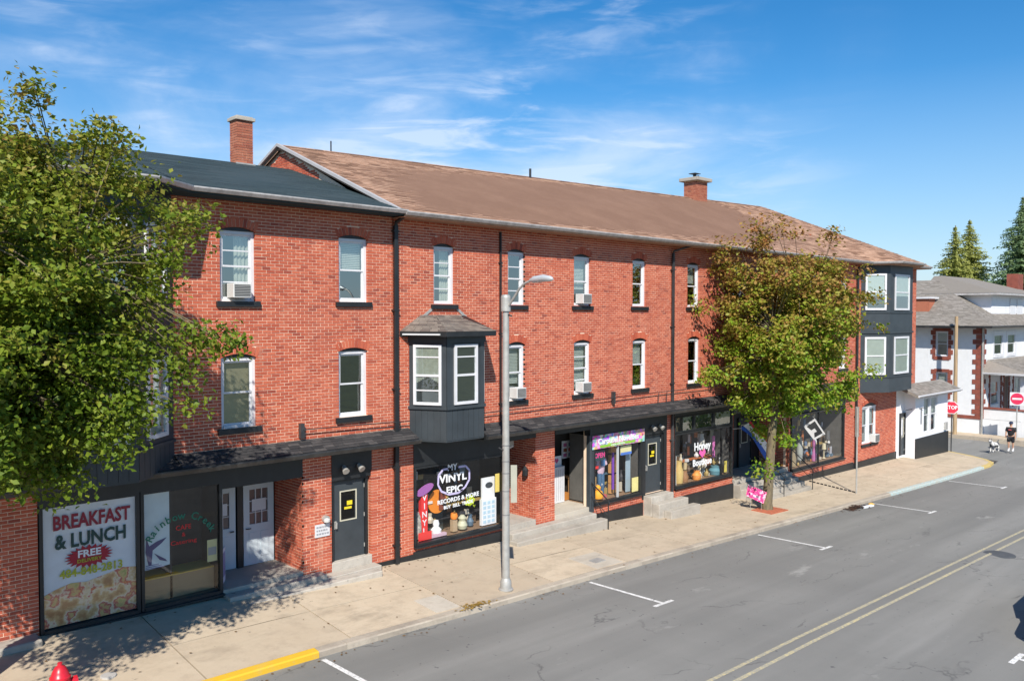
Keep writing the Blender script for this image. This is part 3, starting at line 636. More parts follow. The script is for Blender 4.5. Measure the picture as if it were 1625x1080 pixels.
# plinth
def plinth(a,b,h,th=.05):
    n=max(1,int((b-a)/2))
    for k in range(n):
        x0=a+(b-a)*k/n; x1=a+(b-a)*(k+1)/n; zt=h if isinstance(h,float) else h((x0+x1)/2); pieces('plinth','black',b2,[(x0,x1,-2,zt,-th,.0)])
plinth(12.45,13.7,lambda x: ip(ZG,x)+.12); plinth(13.7,17.1,.22,.045); plinth(21.05,23.9,.02,.05); plinth(25.4,29.9,-.12,.05); plinth(34.6,41.0,-.62,.05); plinth(41.0,46.3,-.68,.05)
q=MB(); q.box(4.5,8.28,-.5,.30,-.03,.0); q.build('plinth','black',b1)
# fascia boards above shops
pieces('fascia','black',b1,[(4.5,8.28,2.95,3.4,-.02,.3),(8.28,10.33,2.75,3.4,-.02,.2),(11.15,12.35,2.68,3.4,-.022,.2)])
pieces('fascia','black',b2,[(13.72,17.12,2.55,3.45,-.02,.3),(17.12,18.47,2.9,3.45,-.02,.2),(19.34,21.05,2.9,3.45,-.02,.2),(21.05,25.36,2.68,3.45,-.02,.25),(25.83,29.9,2.9,3.45,-.02,.25),(29.9,34.6,2.7,3.45,-.02,.2),(34.65,40.1,2.3,3.3,-.02,.25)])
# main roof
EZ=9.43
E2=[(13.0,-.60,EZ+.0),(41.6,-.60,EZ-.06),(43.0,-1.45,EZ),(46.0,-1.45,EZ),(47.4,-.60,EZ-.02),(49.4,-.60,EZ)]
A0=(13.0,6.0,12.08); A1=(44.2,6.9,13.0)
def onr2(x): t_=(x-13)/31.2; t_=min(1,t_); return (13+31.2*t_,6+.9*t_,12.08+.92*t_)
def tr2(e): return onr2(e[0]) if e[0]<41.7 else A1
mb=MB()
rid=[onr2(13.0),onr2(39.5),A1,A1,A1,A1]
for i in range(5):
    if rid[i]==rid[i+1]: mb.poly([E2[i],E2[i+1],rid[i]])
    else: mb.poly([E2[i],E2[i+1],rid[i+1],rid[i]])
mb.poly([A1,E2[5],(49.4,13.4,EZ)]); mb.poly([A0,A1,(49.4,13.4,EZ),(13.0,13.4,EZ-.3)])
mb.poly([(a[0],a[1],a[2]-.14) for a in E2]+[(49.4,.5,EZ-.14),(13.0,.5,EZ-.14)])
for i in range(5): a,b=E2[i],E2[i+1]; mb.poly([(a[0],a[1],a[2]-.14),(b[0],b[1],b[2]-.14),b,a])
a=E2[5]; mb.poly([(a[0],a[1],a[2]-.14),(49.4,13.4,EZ-.14),(49.4,13.4,EZ),a])
mb.poly([(13.0,-.60,EZ-.12),(13.0,6,11.94),(13.0,6,12.08),(13.0,-.60,EZ+.02)]); mb.poly([(13.0,13.4,EZ-.4),(13.0,6,11.94),(13.0,6,12.08),(13.0,13.4,EZ-.3)])
mb.poly([(13.0,-.60,EZ-.12),(13.0,6,11.94),(13.3,6,11.94),(13.3,-.5,EZ-.12)])
rf2=mb.build('roof','brown',b2)
for i in range(5): roof_shingles(rf2,E2[i],E2[i+1],rid[i],rid[i+1],.22,.40,'brown',.02)
roof_shingles(rf2,E2[5],(49.4,13.4,EZ),A1,A1,.15,.3,'brown',.016)
gutter(rf2,[(13.02,-.60,EZ+.0),(20,-.60,EZ-.01),(30,-.60,EZ-.03),(41.6,-.60,EZ-.06),(43.0,-1.45,EZ),(46.0,-1.45,EZ),(47.4,-.60,EZ-.02),(49.35,-.60,EZ)],'gutter',h=.1)
q=MB(); # white verge boards
for (y0,z0,y1,z1) in ((-.55,EZ+.03,6.0,12.12),(13.4,EZ-.3,6.0,12.12)):
    P=[(12.9,y0,z0-.07),(12.9,y1,z1-.07),(12.9,y1,z1+.02),(12.9,y0,z0+.02)]; Q=[(13.0,p[1],p[2]) for p in P]; q.poly(P); q.poly([P[3],P[2],Q[2],Q[3]]); q.poly([P[0],P[1],Q[1],Q[0]][::-1])
q.build('verge_board',pal((.42,.41,.41)),rf2)
q=MB(); 
for k in range(100):
    t_=k/100; p=Vector(onr2(13+31*t_)); p2=Vector(onr2(13+31*(t_+.0103))); q.poly([(p.x,p.y-.13,p.z-.02),(p2.x,p2.y-.13,p2.z-.02),(p2.x,p2.y,p2.z+.035),(p.x,p.y,p.z+.035)]); q.poly([(p.x,p.y+.13,p.z-.02),(p2.x,p2.y+.13,p2.z-.02),(p2.x,p2.y,p2.z+.035),(p.x,p.y,p.z+.035)][::-1])
q.build('ridge_cap','brown',rf2,kind='stuff')
mb=MB(); mb.box(36.4,37.35,12.3,13.6,6.2,6.95); ch=mb.build('chimney','mortar',rf2,label='squat brick chimney with wide concrete cap')
CB=Bricks(); CB.wall((Vector((0,6.185,0)),Vector((1,0,0)),Vector((0,1,0))),36.39,37.36,12.4,13.6,[]); CB.wall((Vector((36.385,6.96,0)),Vector((0,-1,0)),Vector((1,0,0))),0,.77,12.4,13.6,[]); flat_bricks(CB,ch,'chimbrick')
q=MB(); q.box(36.2,37.55,13.6,13.78,6.0,7.15); q.build('cap','step',ch,bevel=.03); q=MB(); q.tube([(36.75,6.55,13.78),(36.75,6.55,14.0)],.09,10); q.tube([(37.05,6.55,13.78),(37.05,6.55,13.95)],.07,10); q.box(36.5,37.0,14.0,14.03,6.35,6.75); q.build('flue','dgutter',ch)
q=MB(); q.tube([(14.9,6.05,12.05),(14.9,6.05,12.5)],.025,8); q.tube([(24.4,6.2,12.3),(24.4,6.2,12.75)],.05,8); q.build('vent_pipe','dgutter',rf2)
# pent roofs
def pent(par,x0,x1,zt,zb,label=None,step=0):
    mb=MB(); mb.poly([(x0,-.5,zb),(x1,-.5,zb),(x1,0,zt),(x0,0,zt)]); mb.poly([(x0,-.5,zb-.14),(x0,0,zb-.14),(x1,0,zb-.14),(x1,-.5,zb-.14)]); mb.poly([(x0,-.5,zb-.14),(x1,-.5,zb-.14),(x1,-.5,zb),(x0,-.5,zb)]); mb.poly([(x1,-.5,zb-.14),(x1,0,zb-.14),(x1,0,zt),(x1,-.5,zb)]); mb.poly([(x0,-.5,zb-.14),(x0,-.5,zb),(x0,0,zt),(x0,0,zb-.14)])
    p=mb.build('pent_roof','black',par); roof_shingles(p,(x0,-.5,zb),(x1,-.5,zb),(x0,0,zt),(x1,0,zt),.11,.3,'pent',.012)
    gutter(p,[(x0,-.5,zb),(x1,-.5,zb)],'dgutter',h=.12); return p
pent(b1,7.2,13.55,3.66,3.42); pent(b1,-3,7.2,3.60,3.42); pent(b2,15.95,29.75,3.53,3.27); pent(b2,29.75,40.3,3.48,3.2)
# bay window on the middle floor
PB=[(13.6,0),(14.12,-.95),(15.45,-.95),(15.97,0)]
mb=oriel(b2,PB,3.3,6.15); bay=mb.build('bay_window','panel',b2,label='charcoal bay window with grey shingled hip roof above the record shop')
g=MB()
for i in range(3):
    f=frame(*PB[i],*PB[i+1]); Ln=math.dist(PB[i],PB[i+1]); grooves(bay,f,Ln,3.34,4.16,.19)
    pieces('trim_board','panel',bay,[(-.02,Ln+.02,4.18,4.26,-.06,0),(-.02,Ln+.02,5.98,6.15,-.05,0),(0,.14,4.26,5.98,-.02,0),(Ln-.14,Ln,4.26,5.98,-.02,0)],f)
    a,b=(.17,Ln-.13) if i==0 else (.22,Ln-.22); a,b=(Ln-.82)/2,(Ln+.82)/2; z0,z1=4.3,5.93; ww=.075
    q=MB(f); q.box(a,a+ww,z0,z1,-.055,-.001); q.box(b-ww,b,z0,z1,-.055,-.001); q.box(a+ww,b-ww,z1-ww,z1,-.055,-.001); q.box(a+ww,b-ww,z0,z0+ww,-.06,-.001); zm=(z0+z1)/2-.02; q.box(a+ww,b-ww,zm-.03,zm+.03,-.035,-.001); q.box(a+ww,b-ww,zm+.48,zm+.515,-.03,-.001)
    if i==0: q.box(a+ww,b-ww,zm-.42,zm-.385,-.03,-.001)
    q.build('window','white',bay); q=MB(f); q.box(a+ww,b-ww,z0+ww,z1-ww,-.004,-.002); q.build('interior_shade','dark' if i else 'intw',bay)
    if i==0:
        q=MB(f)
        for k in range(12): u=a+ww+(b-a-2*ww)*k/12; u2=a+ww+(b-a-2*ww)*(k+1)/12; zz=4.98+.18*abs(k-5.5)/5.5*(-1)+.1; q.lp([(u,-.008-.003*(k%2),zz),(u2,-.008-.003*((k+1)%2),zz),(u2,-.008-.003*((k+1)%2),z1-ww),(u,-.008-.003*(k%2),z1-ww)])
        q.build('curtain','curtain',bay)
    q=MB(f); q.lp([(a+ww,-.018,z0+ww),(b-ww,-.018,z0+ww),(b-ww,-.018,z1-ww),(a+ww,-.018,z1-ww)]); q.build('pane','glass',bay)
# bay hip roof
RE=[(13.28,0),(13.9,-1.22),(15.68,-1.22),(16.3,0)]; RT=[(14.0,0),(14.45,-.06),(15.1,-.06),(15.55,0)]; zE,zT=6.28,6.72
mb=MB()
for i in range(3): mb.poly([(*RE[i],zE),(*RE[i+1],zE),(*RT[i+1],zT),(*RT[i],zT)])
mb.poly([(*p,zT) for p in RT]); mb.poly([(*p,zE-.13) for p in RE][::-1])
for i in range(3): mb.poly([(*RE[i],zE-.13),(*RE[i+1],zE-.13),(*RE[i+1],zE),(*RE[i],zE)])
br=mb.build('bay_roof','black',bay)
for i in range(3): roof_shingles(bay,(*RE[i],zE),(*RE[i+1],zE),(*RT[i],zT),(*RT[i+1],zT),.12,.25,'awn',.014)
q=MB()
q.prism([(13.82,6.56),(14.36,6.93),(14.44,6.9),(13.92,6.53)],-.02,.0); q.prism([(15.82,6.56),(15.30,6.93),(15.22,6.9),(15.72,6.53)],-.02,.0); q.build('flashing','steel',bay)
q=MB(); fL=frame(*RE[0],*RE[1]); q.fr=fL; q.box(.1,1.2,zE-.09,zE-.05,-.05,.0); q.build('trim_strip',pal((.6,.62,.62)),bay)
# corner oriel two storeys
PC=[(41.75,0),(43.05,-.92),(45.95,-.92),(47.2,0)]
mb=oriel(b2,PC,2.8,9.4); oc=mb.build('oriel','panel',b2,label='charcoal two-storey oriel at the street corner end')
g=MB()
for i in range(3):
    f=frame(*PC[i],*PC[i+1]); Ln=math.dist(PC[i],PC[i+1]); pieces('trim_board','panel',oc,[(-.02,Ln+.02,5.8,5.89,-.06,0),(0,Ln,3.55,3.63,-.04,0),(0,Ln,6.83,6.9,-.04,0)],f)
    spots=[((Ln-1.15)/2,(Ln+1.15)/2)] if i!=1 else [(.55,2.4)]
    for a,b in spots:
        for z0,z1 in ((3.7,5.62),(6.98,8.82)):
            ww=.1; zm=(z0+z1)/2
            q=MB(f); q.box(a,a+ww,z0,z1,-.05,-.001); q.box(b-ww,b,z0,z1,-.05,-.001); q.box(a+ww,b-ww,z1-ww,z1,-.05,-.001); q.box(a+ww,b-ww,z0,z0+ww,-.06,-.001); q.box(a+ww,b-ww,zm-.03,zm+.03,-.035,-.001); q.build('window','white',oc)
            q=MB(f); q.box(a+ww,b-ww,z0+ww if z0<5 else zm-.2,z1-ww,-.006,-.003); q.build('blind','blind',oc); q=MB(f); q.lp([(a+ww,-.014,z0+ww),(b-ww,-.014,z0+ww),(b-ww,-.014,z1-ww),(a+ww,-.014,z1-ww)]); q.build('pane','glass',oc)
# downspouts
downspout(b2,13.1,ip(ZG,13.1)-.02,9.1,'black',.06,top=(.12,-.5)); downspout(b2,16.94,3.55,9.2,'black',.022,d=-.04); downspout(b2,25.6,ip(ZG,25.6),9.0,'dgutter',.045,top=(.6,-.5)); downspout(b2,41.2,ip(ZG,41.2),9.0,'black',.06,top=(.1,-.5))
# cable with brackets over the pent roofs
q=MB()
pts=[(10.3,-.12,3.93),(12,-.12,3.9),(13.5,-.12,3.86)]; q.tube(pts,.014,6); q.box(10.24,10.34,3.72,4.08,-.12,.0); q.tube([(13.2,-.12,3.88),(13.2,-.1,3.6)],.012,6); q.build('sign_rail','dgutter',b1)
q=MB(); q.tube([(16.1,-.12,3.86),(22.2,-.12,3.9),(25.3,-.12,3.93),(28.6,-.12,3.93)],.014,6); q.box(22.15,22.25,3.7,4.1,-.12,0); q.tube([(24.7,-.12,3.9),(24.7,-.1,3.55)],.012,6); q.tube([(25.2,-.12,3.93),(25.2,-.1,3.55)],.012,6); q.build('sign_rail','dgutter',b2)
# ------------------------------------------------------------------ shopfronts, left to right
Mred=pal((.26,.015,.035)); Mgreen=pal((.012,.05,.045)); Myel=pal((.42,.43,.03)); Mw=pal((.78,.80,.82)); Mrd=pal((.75,.03,.03)); Mpur=pal((.55,.5,.75))
wA=shop_window(b1,FAC,4.52,6.45,.36,2.95,interior=False,label='shop window filled by the breakfast and lunch sign')
wB=shop_window(b1,FAC,6.47,8.28,.36,2.95,interior=True,label='shop window with arched green lettering',backcol='dark')
q=MB(); q.box(4.6,6.38,.46,2.88,.06,.075); q.build('sign_panel',pal((.66,.71,.76)),wA)
lettering('BREAKFAST',.40,FAC,5.52,2.53,.028,Mred,wA,bold=.012,sxx=.72); lettering('& LUNCH',.40,FAC,5.5,2.14,.028,Mgreen,wA,bold=.012,sxx=.80)
n=22; q=MB(); q.prism([(5.45+(.47 if k%2 else .36)*math.cos(2*math.pi*k/(2*n)),1.78+(.24 if k%2 else .17)*math.sin(2*math.pi*k/(2*n))) for k in range(2*n)],.026,.034); q.build('starburst',pal((.36,.01,.03)),wA)
lettering('FREE',.2,FAC,5.45,1.84,.018,Mw,wA,bold=.006,sxx=1.1); lettering('DELIVERY',.1,FAC,5.45,1.70,.018,Myel,wA,bold=.002,sxx=1.1); lettering('484-848-2813',.235,FAC,5.5,1.48,.028,Myel,wA,bold=.006,sxx=.92)
t=MT('printed_food_picture',(.5,.3,.12),.5); nz=t.noise(3.2,4,.55); t.cur=t.ramp(nz,[(0,(.20,.06,.03)),(.36,(.42,.20,.07)),(.45,(.60,.38,.16)),(.52,(.72,.60,.42)),(.57,(.50,.06,.05)),(.63,(.62,.42,.16)),(.72,(.28,.34,.06)),(1,(.7,.7,.68))]); t.l(t.cur,t.b.inputs['Base Color'])
q=MB(); q.prism([(4.6,.46),(6.38,.46),(6.38,1.36),(6.1,1.40),(5.8,1.33),(5.4,1.25),(5.1,1.28),(4.8,1.2),(4.6,1.12)],.05,.058); q.build('food_picture',t.m,wA)
q=MB(); q.prism([(6.55,1.2),(7.12,1.24),(7.12,2.86),(6.55,2.86)],.10,.11); q.build('banner_panel',pal((.52,.63,.66)),wB)
q=MB(); q.prism([(6.66,1.3),(6.72,1.3),(6.75,1.62),(6.95,1.75),(7.05,1.85),(6.85,1.80),(6.68,1.72),(6.62,1.9),(6.6,1.6)],.088,.098); q.prism([(6.78,1.55),(7.02,1.38),(7.06,1.32),(6.9,1.38)],.088,.098); q.build('heron_mark',pal((.03,.03,.14)),wB)
q=MB(); [q.box(6.6,7.0-.06*(k%3),1.22+.035*k,1.235+.035*k,.093,.098) for k in range(3)]; q.build('banner_print',pal((.1,.1,.3)),wB)
s_='Rainbow Creek'; n=len(s_)
for i,chh in enumerate(s_):
    if chh==' ': continue
    th=math.pi*(.90-.80*i/(n-1)); lettering(chh,.23,FAC,7.36+.72*math.cos(th),1.72+.56*math.sin(th),.026,pal((.01,.16,.10)),wB,bold=.004,rot=(th-math.pi/2)*.8)
lettering('CAFE',.15,FAC,7.4,2.02,.026,Mrd,wB); lettering('&',.13,FAC,7.4,1.86,.026,Mrd,wB); lettering('Catering',.13,FAC,7.4,1.70,.026,Mrd,wB,sxx=1.3)
q=MB(); q.box(6.54,8.2,.42,.92,.30,.9); q.build('tan_reflection',pal((.30,.20,.10)),wB); q=MB(); q.box(6.54,8.2,.92,.95,.28,.92); q.build('tan_reflection_edge',pal((.6,.38,.06)),wB)  # added tan block and edge imitate the warm reflection in the glass
q=MB(); q.box(7.95,8.18,1.12,1.62,.06,.07); pst=thing('poster','small yellow and grey poster low in the green-lettered cafe window','poster',(8.06,.06,1.12)); 
q.build('sheet',pal((.55,.52,.25)),pst); q=MB(); q.box(7.97,8.16,1.27,1.45,.055,.0595); q.build('print',pal((.25,.27,.27)),pst)
q=MB(); q.column([(2.9,-.5),(4.44,-.5),(4.44,-.03),(2.9,-.03)],-.2,.46); q.build('concrete_block','step',b1,bevel=.04)
# recess 1
q=MB(); q.column([(8.28,-.02),(10.33,-.02),(10.33,1.45),(8.28,1.45)],-.3,.42); q.build('doorway_floor','step',b1,bevel=.01)
q=MB(); q.column([(8.28,-.38),(10.8,-.38),(10.8,-.021),(8.28,-.021)],-.3,.33); q.column([(8.0,-.72),(12.2,-.72),(12.2,-.381),(8.0,-.381)],-.3,.20) ; q.build('front_step','step',b1,bevel=.02)
q=MB(); q.box(8.3,10.33,.4,3.3,1.46,1.5); q.box(9.27,9.42,.42,3.0,1.32,1.46); q.box(8.3,10.33,2.62,3.3,1.36,1.46); q.build('recess_wall','black',b1)
q=MB(); q.box(8.26,8.30,.3,3.0,.08,1.45); q.build('recess_side','black',b1)
D1=(Vector((0,1.36,0)),Vector((1,0,0)),Vector((0,1,0)))
for (a,b) in ((8.40,9.24),(9.45,10.27)):
    q=MB(D1); mbd=q; z0,z1=.43,2.5; g0,g1,h0,h1=a+.16,b-.16,1.45,2.33
    q.box(a,g0,z0,z1,0,.045); q.box(g1,b,z0,z1,0,.045); q.box(g0,g1,z0,h0,0,.045); q.box(g0,g1,h1,z1,0,.045)
    for x in (a+.14,(a+b)/2+.04): 
        q.box(x,x+.22,.62,1.25,-.012,0)
    d_=q.build('door',plain('pale_blue_white_door',(.55,.62,.66),.45,vary=.08),b1,label='pale panelled door with gridded glass in the shaded entrance')
    q=MB(D1); g3=(g1-g0)/3
    for k in (1,2): q.box(g0+g3*k-.012,g0+g3*k+.012,h0,h1,.0,.03)
    for k in (1,2): q.box(g0,g1,h0+(h1-h0)*k/3-.01,h0+(h1-h0)*k/3+.01,.002,.028)
    q.build('glazing_bar','white',d_); q=MB(D1); q.box(g0,g1,h0,h1,.034,.04); q.build('pane',pal((.16,.12,.11),.2),d_)
    q=MB(D1); q.box(g0+.06,g1-.06,1.78,2.08,-.012,-.004); q.build('paper_notice','white',d_)
    q=MB(D1); hx=a+.07 if a>9 else b-.07; q.tube([q.P(hx,-.005,1.36),q.P(hx,-.05,1.36),q.P(hx+(.1 if a>9 else -.1),-.06,1.36)],.014,8); q.build('handle','dgutter',d_)
ld=thing('ladder','narrow pale folding sign board leaning at the edge of the shaded entrance','sign board',(8.42,.3,.42)); q=MB((Vector((8.38,.25,0)),Vector((.55,.83,0)).normalized(),Vector((-.83,.55,0)).normalized())); q.box(0,.45,.44,1.25,0,.02); ld.name='folding_sign'; OFF[ld.name]=Vector((8.42,.3,.42)); q.build('board',pal((.6,.6,.7)),ld); q.v=[];q.f=[]; q.box(.05,.4,.6,1.15,-.006,-.001); q.build('print',pal((.2,.2,.4)),ld)
q=MB(); q.box(9.5,10.2,2.72,2.98,1.2,1.34); 
tv=thing('transom_box','white framed vent grille above the right entrance door','vent',(9.85,1.2,2.72)); q.build('grille_back','dark',tv); q=MB(); q.box(9.48,10.22,2.70,2.73,1.18,1.2); q.box(9.48,10.22,2.97,3.0,1.18,1.2); q.box(9.48,9.51,2.73,2.97,1.18,1.2); q.box(10.19,10.22,2.73,2.97,1.18,1.2); q.build('grille_frame','white',tv); tv.name='vent_grille'; OFF[tv.name]=Vector((9.85,1.2,2.72))
def plaque(x0,x1,z0,z1,y,label,cat,rows,name='plaque'):
    t=thing(name,label,cat,((x0+x1)/2,y,z0)); q=MB(); q.box(x0,x1,z0,z1,y,y+.02-.002); q.build('board','white',t,bevel=.004)
    q=MB()
    for k in range(3):
        u=x0+.04
        while u<x1-.08: w=random.uniform(.03,.07); q.box(u,u+w,z1-.09-.085*k,z1-.05-.085*k,y-.004,y-.001); u+=w+.02
    q.build('faded_print',pal((.3,.3,.32)),t,kind='stuff')
    return t
plaque(10.66,11.08,1.18,1.50,-.025,'small white sign fixed to the brick beside the left black door','sign',['NO','PARKING'])
lm=thing('wall_light','small round grey wall light above the white sign','light',(10.98,0,1.55)); q=MB(); q.tube([(10.95,0,1.62),(10.95,-.1,1.62)],.09,14); q.build('housing','steel',lm); q=MB(); q.lathe((10.95,-.1,1.53),[(.02,0),(.08,.03),(.085,.09),(.02,.12)]); q.build('globe',pal((.6,.6,.58)),lm)
steel_door(b1,(Vector((0,.05,0)),Vector((1,0,0)),Vector((0,1,0))),11.27,12.22,.45,2.46,label='black steel door with yellow notice, left of the downspout')
q=MB(); q.box(11.15,12.35,2.52,2.68,.03,.2); q.build('door_header','black',b1)
q=MB(); q.box(11.15,12.36,-.4,.44,-.01,.3); q.build('threshold','step',b1,bevel=.015); q=MB(); q.box(10.35,12.42,-.4,.22,-.36,-.011); q.build('front_step','step',b1,bevel=.02)
def twin_light(x,z,label):
    t=thing('flood_light',label,'light',(x,0,z),'twin flood lights over black doors'); q=MB(); q.box(x-.12,x+.12,z-.03,z+.05,.0-.03,.04); q.build('bracket','black',t)
    for s in (-1,1): q=MB(); q.tube([(x+s*.22,-.04,z+.05),(x+s*.24,-.2,z-.06)],[.05,.09],12); q.build('lamp_head','steel',t)
twin_light(11.7,2.82,'twin flood light over the left black door')
twin_light(24.65,2.66,'twin flood light over the right black door')
# shop 3 : record shop
w3=shop_window(b2,FAC,13.74,17.1,.36,2.56,label='record shop window with outlined lettering',backcol='dark')
lettering('MY',.26,FAC,15.12,2.38,.026,Mw,w3,bold=.004); lettering('VINYL',.32,FAC,15.15,2.08,.026,Mw,w3,bold=.01,sxx=1.15); lettering('EPIC',.26,FAC,15.2,1.74,.026,Mw,w3,bold=.008,sxx=1.2)
q=MB(); 
oct_=[(14.62,2.22),(14.78,2.36),(15.0,2.36),(15.35,2.36),(15.62,2.36),(15.76,2.22),(15.76,1.95),(15.6,1.75),(15.35,1.62),(15.0,1.62),(14.72,1.75),(14.6,1.95)]
for k in range(len(oct_)):
    a=Vector(oct_[k]); b=Vector(oct_[(k+1)%len(oct_)]); 
    if abs(a.y-2.36)<.01 and abs(b.y-2.36)<.01 and 14.9<(a.x+b.x)/2<15.3: continue
    nn=Vector((b.y-a.y,a.x-b.x)).normalized()*.028; q.prism([tuple(a+nn),tuple(b+nn),tuple(b-nn),tuple(a-nn)],.024,.03)
q.build('logo_outline',Mpur,w3); lettering('RECORDS & MORE',.17,FAC,15.35,1.46,.026,Mw,w3,bold=.005,sxx=1.1,rot=.03); lettering('BUY  SELL  TRADE',.13,FAC,15.35,1.28,.026,Mw,w3,bold=.004,sxx=1.05,rot=.03)
def item(name,label,cat,loc,parts):
    t=thing(name,label,cat,loc)
    for nm,mb,mt in parts: mb.build(nm,mt,t,smooth=nm in('body','head','bulb','lump'))
    return t
z=.44
q=MB(); q.box(14.20,14.42,z,z+1.28,.28,.40); t=item('column_sign','tall red column sign with white letters left of the record window','sign',(14.31,.3,z),[('board',q,Mrd)])
for k,chh in enumerate('VINYL'): lettering(chh,.24,FAC,14.31,z+1.14-.235*k,.275,Mw,t,bold=.004)
q=MB(); q.prism([(14.31+.3*math.cos(a)*1.0,1.82+.13*math.sin(a)+.1*math.cos(a)) for a in np.linspace(0,2*math.pi,17)[:-1]],.24,.27); item('oval_badge','small oval red and blue badge sign on top of the red column sign','sign',(14.31,.25,1.8),[('badge',q,pal((.35,.12,.4)))])
q=MB(); q.box(14.0,14.45,z,z+.22,.13,.16); item('red_box','bright red box at the lower left corner of the record window','box',(14.2,.15,z),[('box',q,Mrd)])
q=MB(); q.lathe((14.08,.42,z),[(.0,0),(.17,.02),(.2,.25),(.17,.6),(.12,.75),(.02,.8)],14); item('spotted_vase','tall speckled pale vase left of the red column sign','vase',(14.08,.42,z),[('body',q,plain('speckled',(.6,.58,.5),.5,vary=.8,scale=14))])
q=MB(); q.tube([(14.95,.5,1.35),(14.95,.54,1.35)],.34,24); t=item('guitar','orange and brown round banjo-like guitar hanging behind the record lettering','guitar',(14.95,.5,1.0),[('body',q,pal((.75,.24,.02)))]); q=MB(); q.box(15.0,15.22,1.1,1.6,.46,.5); q.build('pickguard',pal((.2,.05,.03)),t); q=MB(); q.box(14.4,14.75,1.33,1.4,.47,.52); q.build('neck',pal((.7,.68,.66)),t)
q=MB(); q.lathe((14.78,.35,z),[(.0,0),(.15,.02),(.16,.16),(.08,.24),(.1,.33),(.07,.42),(0,.44)],14); item('white_figurine','small white rounded figurine standing on the record window shelf','figurine',(14.78,.35,z),[('body',q,Mw)])
q=MB(); q.box(14.45,15.0,z,z+.08,.14,.26); item('striped_book','pink and white striped flat book in the record window','book',(14.7,.2,z),[('cover',q,pal((.6,.42,.5)))])
q=MB(); q.lathe((15.42,.32,z+.34),[(0,0),(.09,.02),(.12,.1),(.09,.19),(.02,.2)],14); item('small_pumpkin','small orange pumpkin on a wooden post in the record window','pumpkin',(15.42,.32,z+.34),[('body',q,pal((.8,.25,.03)))])
q=MB(); q.box(15.34,15.5,z,z+.34,.26,.4); item('wooden_post','short pale wooden post under the small orange pumpkin','post',(15.42,.32,z),[('block',q,pal((.45,.33,.2)))])
q=MB(); q.lathe((15.75,.34,z),[(0,0),(.13,.02),(.16,.12),(.1,.25),(.13,.33),(.06,.42),(0,.43)],12); item('pale_toy','pale green soft toy right of the small pumpkin','toy',(15.75,.34,z),[('body',q,pal((.5,.5,.35)))])
q=MB(); 
for k in range(26): a=random.uniform(0,6.28); rr=random.uniform(.02,.2); p=Vector((16.15+rr*math.cos(a),.45,1.15+rr*math.sin(a)*1.1)); q.tube([p,p+Vector((.04,-.03,.05))],[.05,.01],5)
item('yellow_flowers','bunch of yellow-green flowers in the middle of the record window','flowers',(16.15,.45,.9),[('lump',q,pal((.50,.62,.02)))])
q=MB(); q.box(16.4,16.98,z,1.22,.2,.3); cal=item('price_board','large white price chart board at the right end of the record window','board',(16.7,.25,z),[('board',q,Mw)]); q=MB(); 
for a in range(3):
    for b in range(5): q.box(16.45+.17*a,16.57+.17*a,z+.06+.14*b,z+.15+.14*b,.193,.198)
q.build('print',pal((.45,.62,.72)),cal); q=MB(); q.box(16.45,16.95,1.22,1.85,.24,.3); q.build('top_panel',Mw,cal); q=MB(); q.prism([(16.72+.15*math.cos(a),1.62+.09*math.sin(a)) for a in np.linspace(0,6.28,14)[:-1]],.232,.239); q.build('oval_mark',pal((.04,.05,.06)),cal)
q=MB(); q.box(16.86,17.02,1.4,1.95,.1,.12); item('yellow_poster','yellow and white poster taped at the right edge of the record window','poster',(16.94,.1,1.4),[('sheet',q,pal((.8,.62,.15)))])
q=MB(); q.box(14.5,15.35,z,1.1,.75,.95); item('record_crate','dark record crate at the back of the record window','crate',(14.9,.85,z),[('box',q,pal((.04,.06,.06)))])
# recess 2
q=MB(); q.column([(17.12,-.02),(18.47,-.02),(18.47,1.35),(17.12,1.35)],-.8,.33); q.build('doorway_floor','step',b2,bevel=.01)
q=MB(); q.box(17.12,18.47,.3,3.4,1.32,1.36); q.box(17.1,17.14,.3,2.9,.08,1.3); q.build('recess_wall','black',b2)
steel_door(b2,(Vector((0,1.2,0)),Vector((1,0,0)),Vector((0,1,0))),17.45,18.38,.34,2.5,notice=False)
q=MB(); q.box(17.9,18.4,2.5,2.95,.9,1.15); it=thing('meter_box','pale metal box fixed high in the narrow doorway right of the lamp post','meter box',(18.15,.9,2.5)); q.build('casing',pal((.6,.58,.52)),it,bevel=.01)
wl=thing('wall_lantern','black wall lantern on the brick side of the narrow doorway','lantern',(18.4,.35,1.7)); q=MB(); q.lathe((18.36,.35,1.62),[(.03,0),(.09,.06),(.1,.24),(.04,.32),(.01,.36)],8); q.build('cage','black',wl); q=MB(); q.box(18.4,18.47,1.75,1.85,.32,.38); q.build('bracket','black',wl)
# steps in front of recess 2 and 3
q=MB(); q.column([(17.14,-.36),(21.0,-.36),(21.0,-.021),(17.14,-.021)],-.9,.16); q.column([(17.0,-.72),(21.2,-.72),(21.2,-.361),(17.0,-.361)],-.9,.0); q.build('front_step','step',b2,bevel=.025)
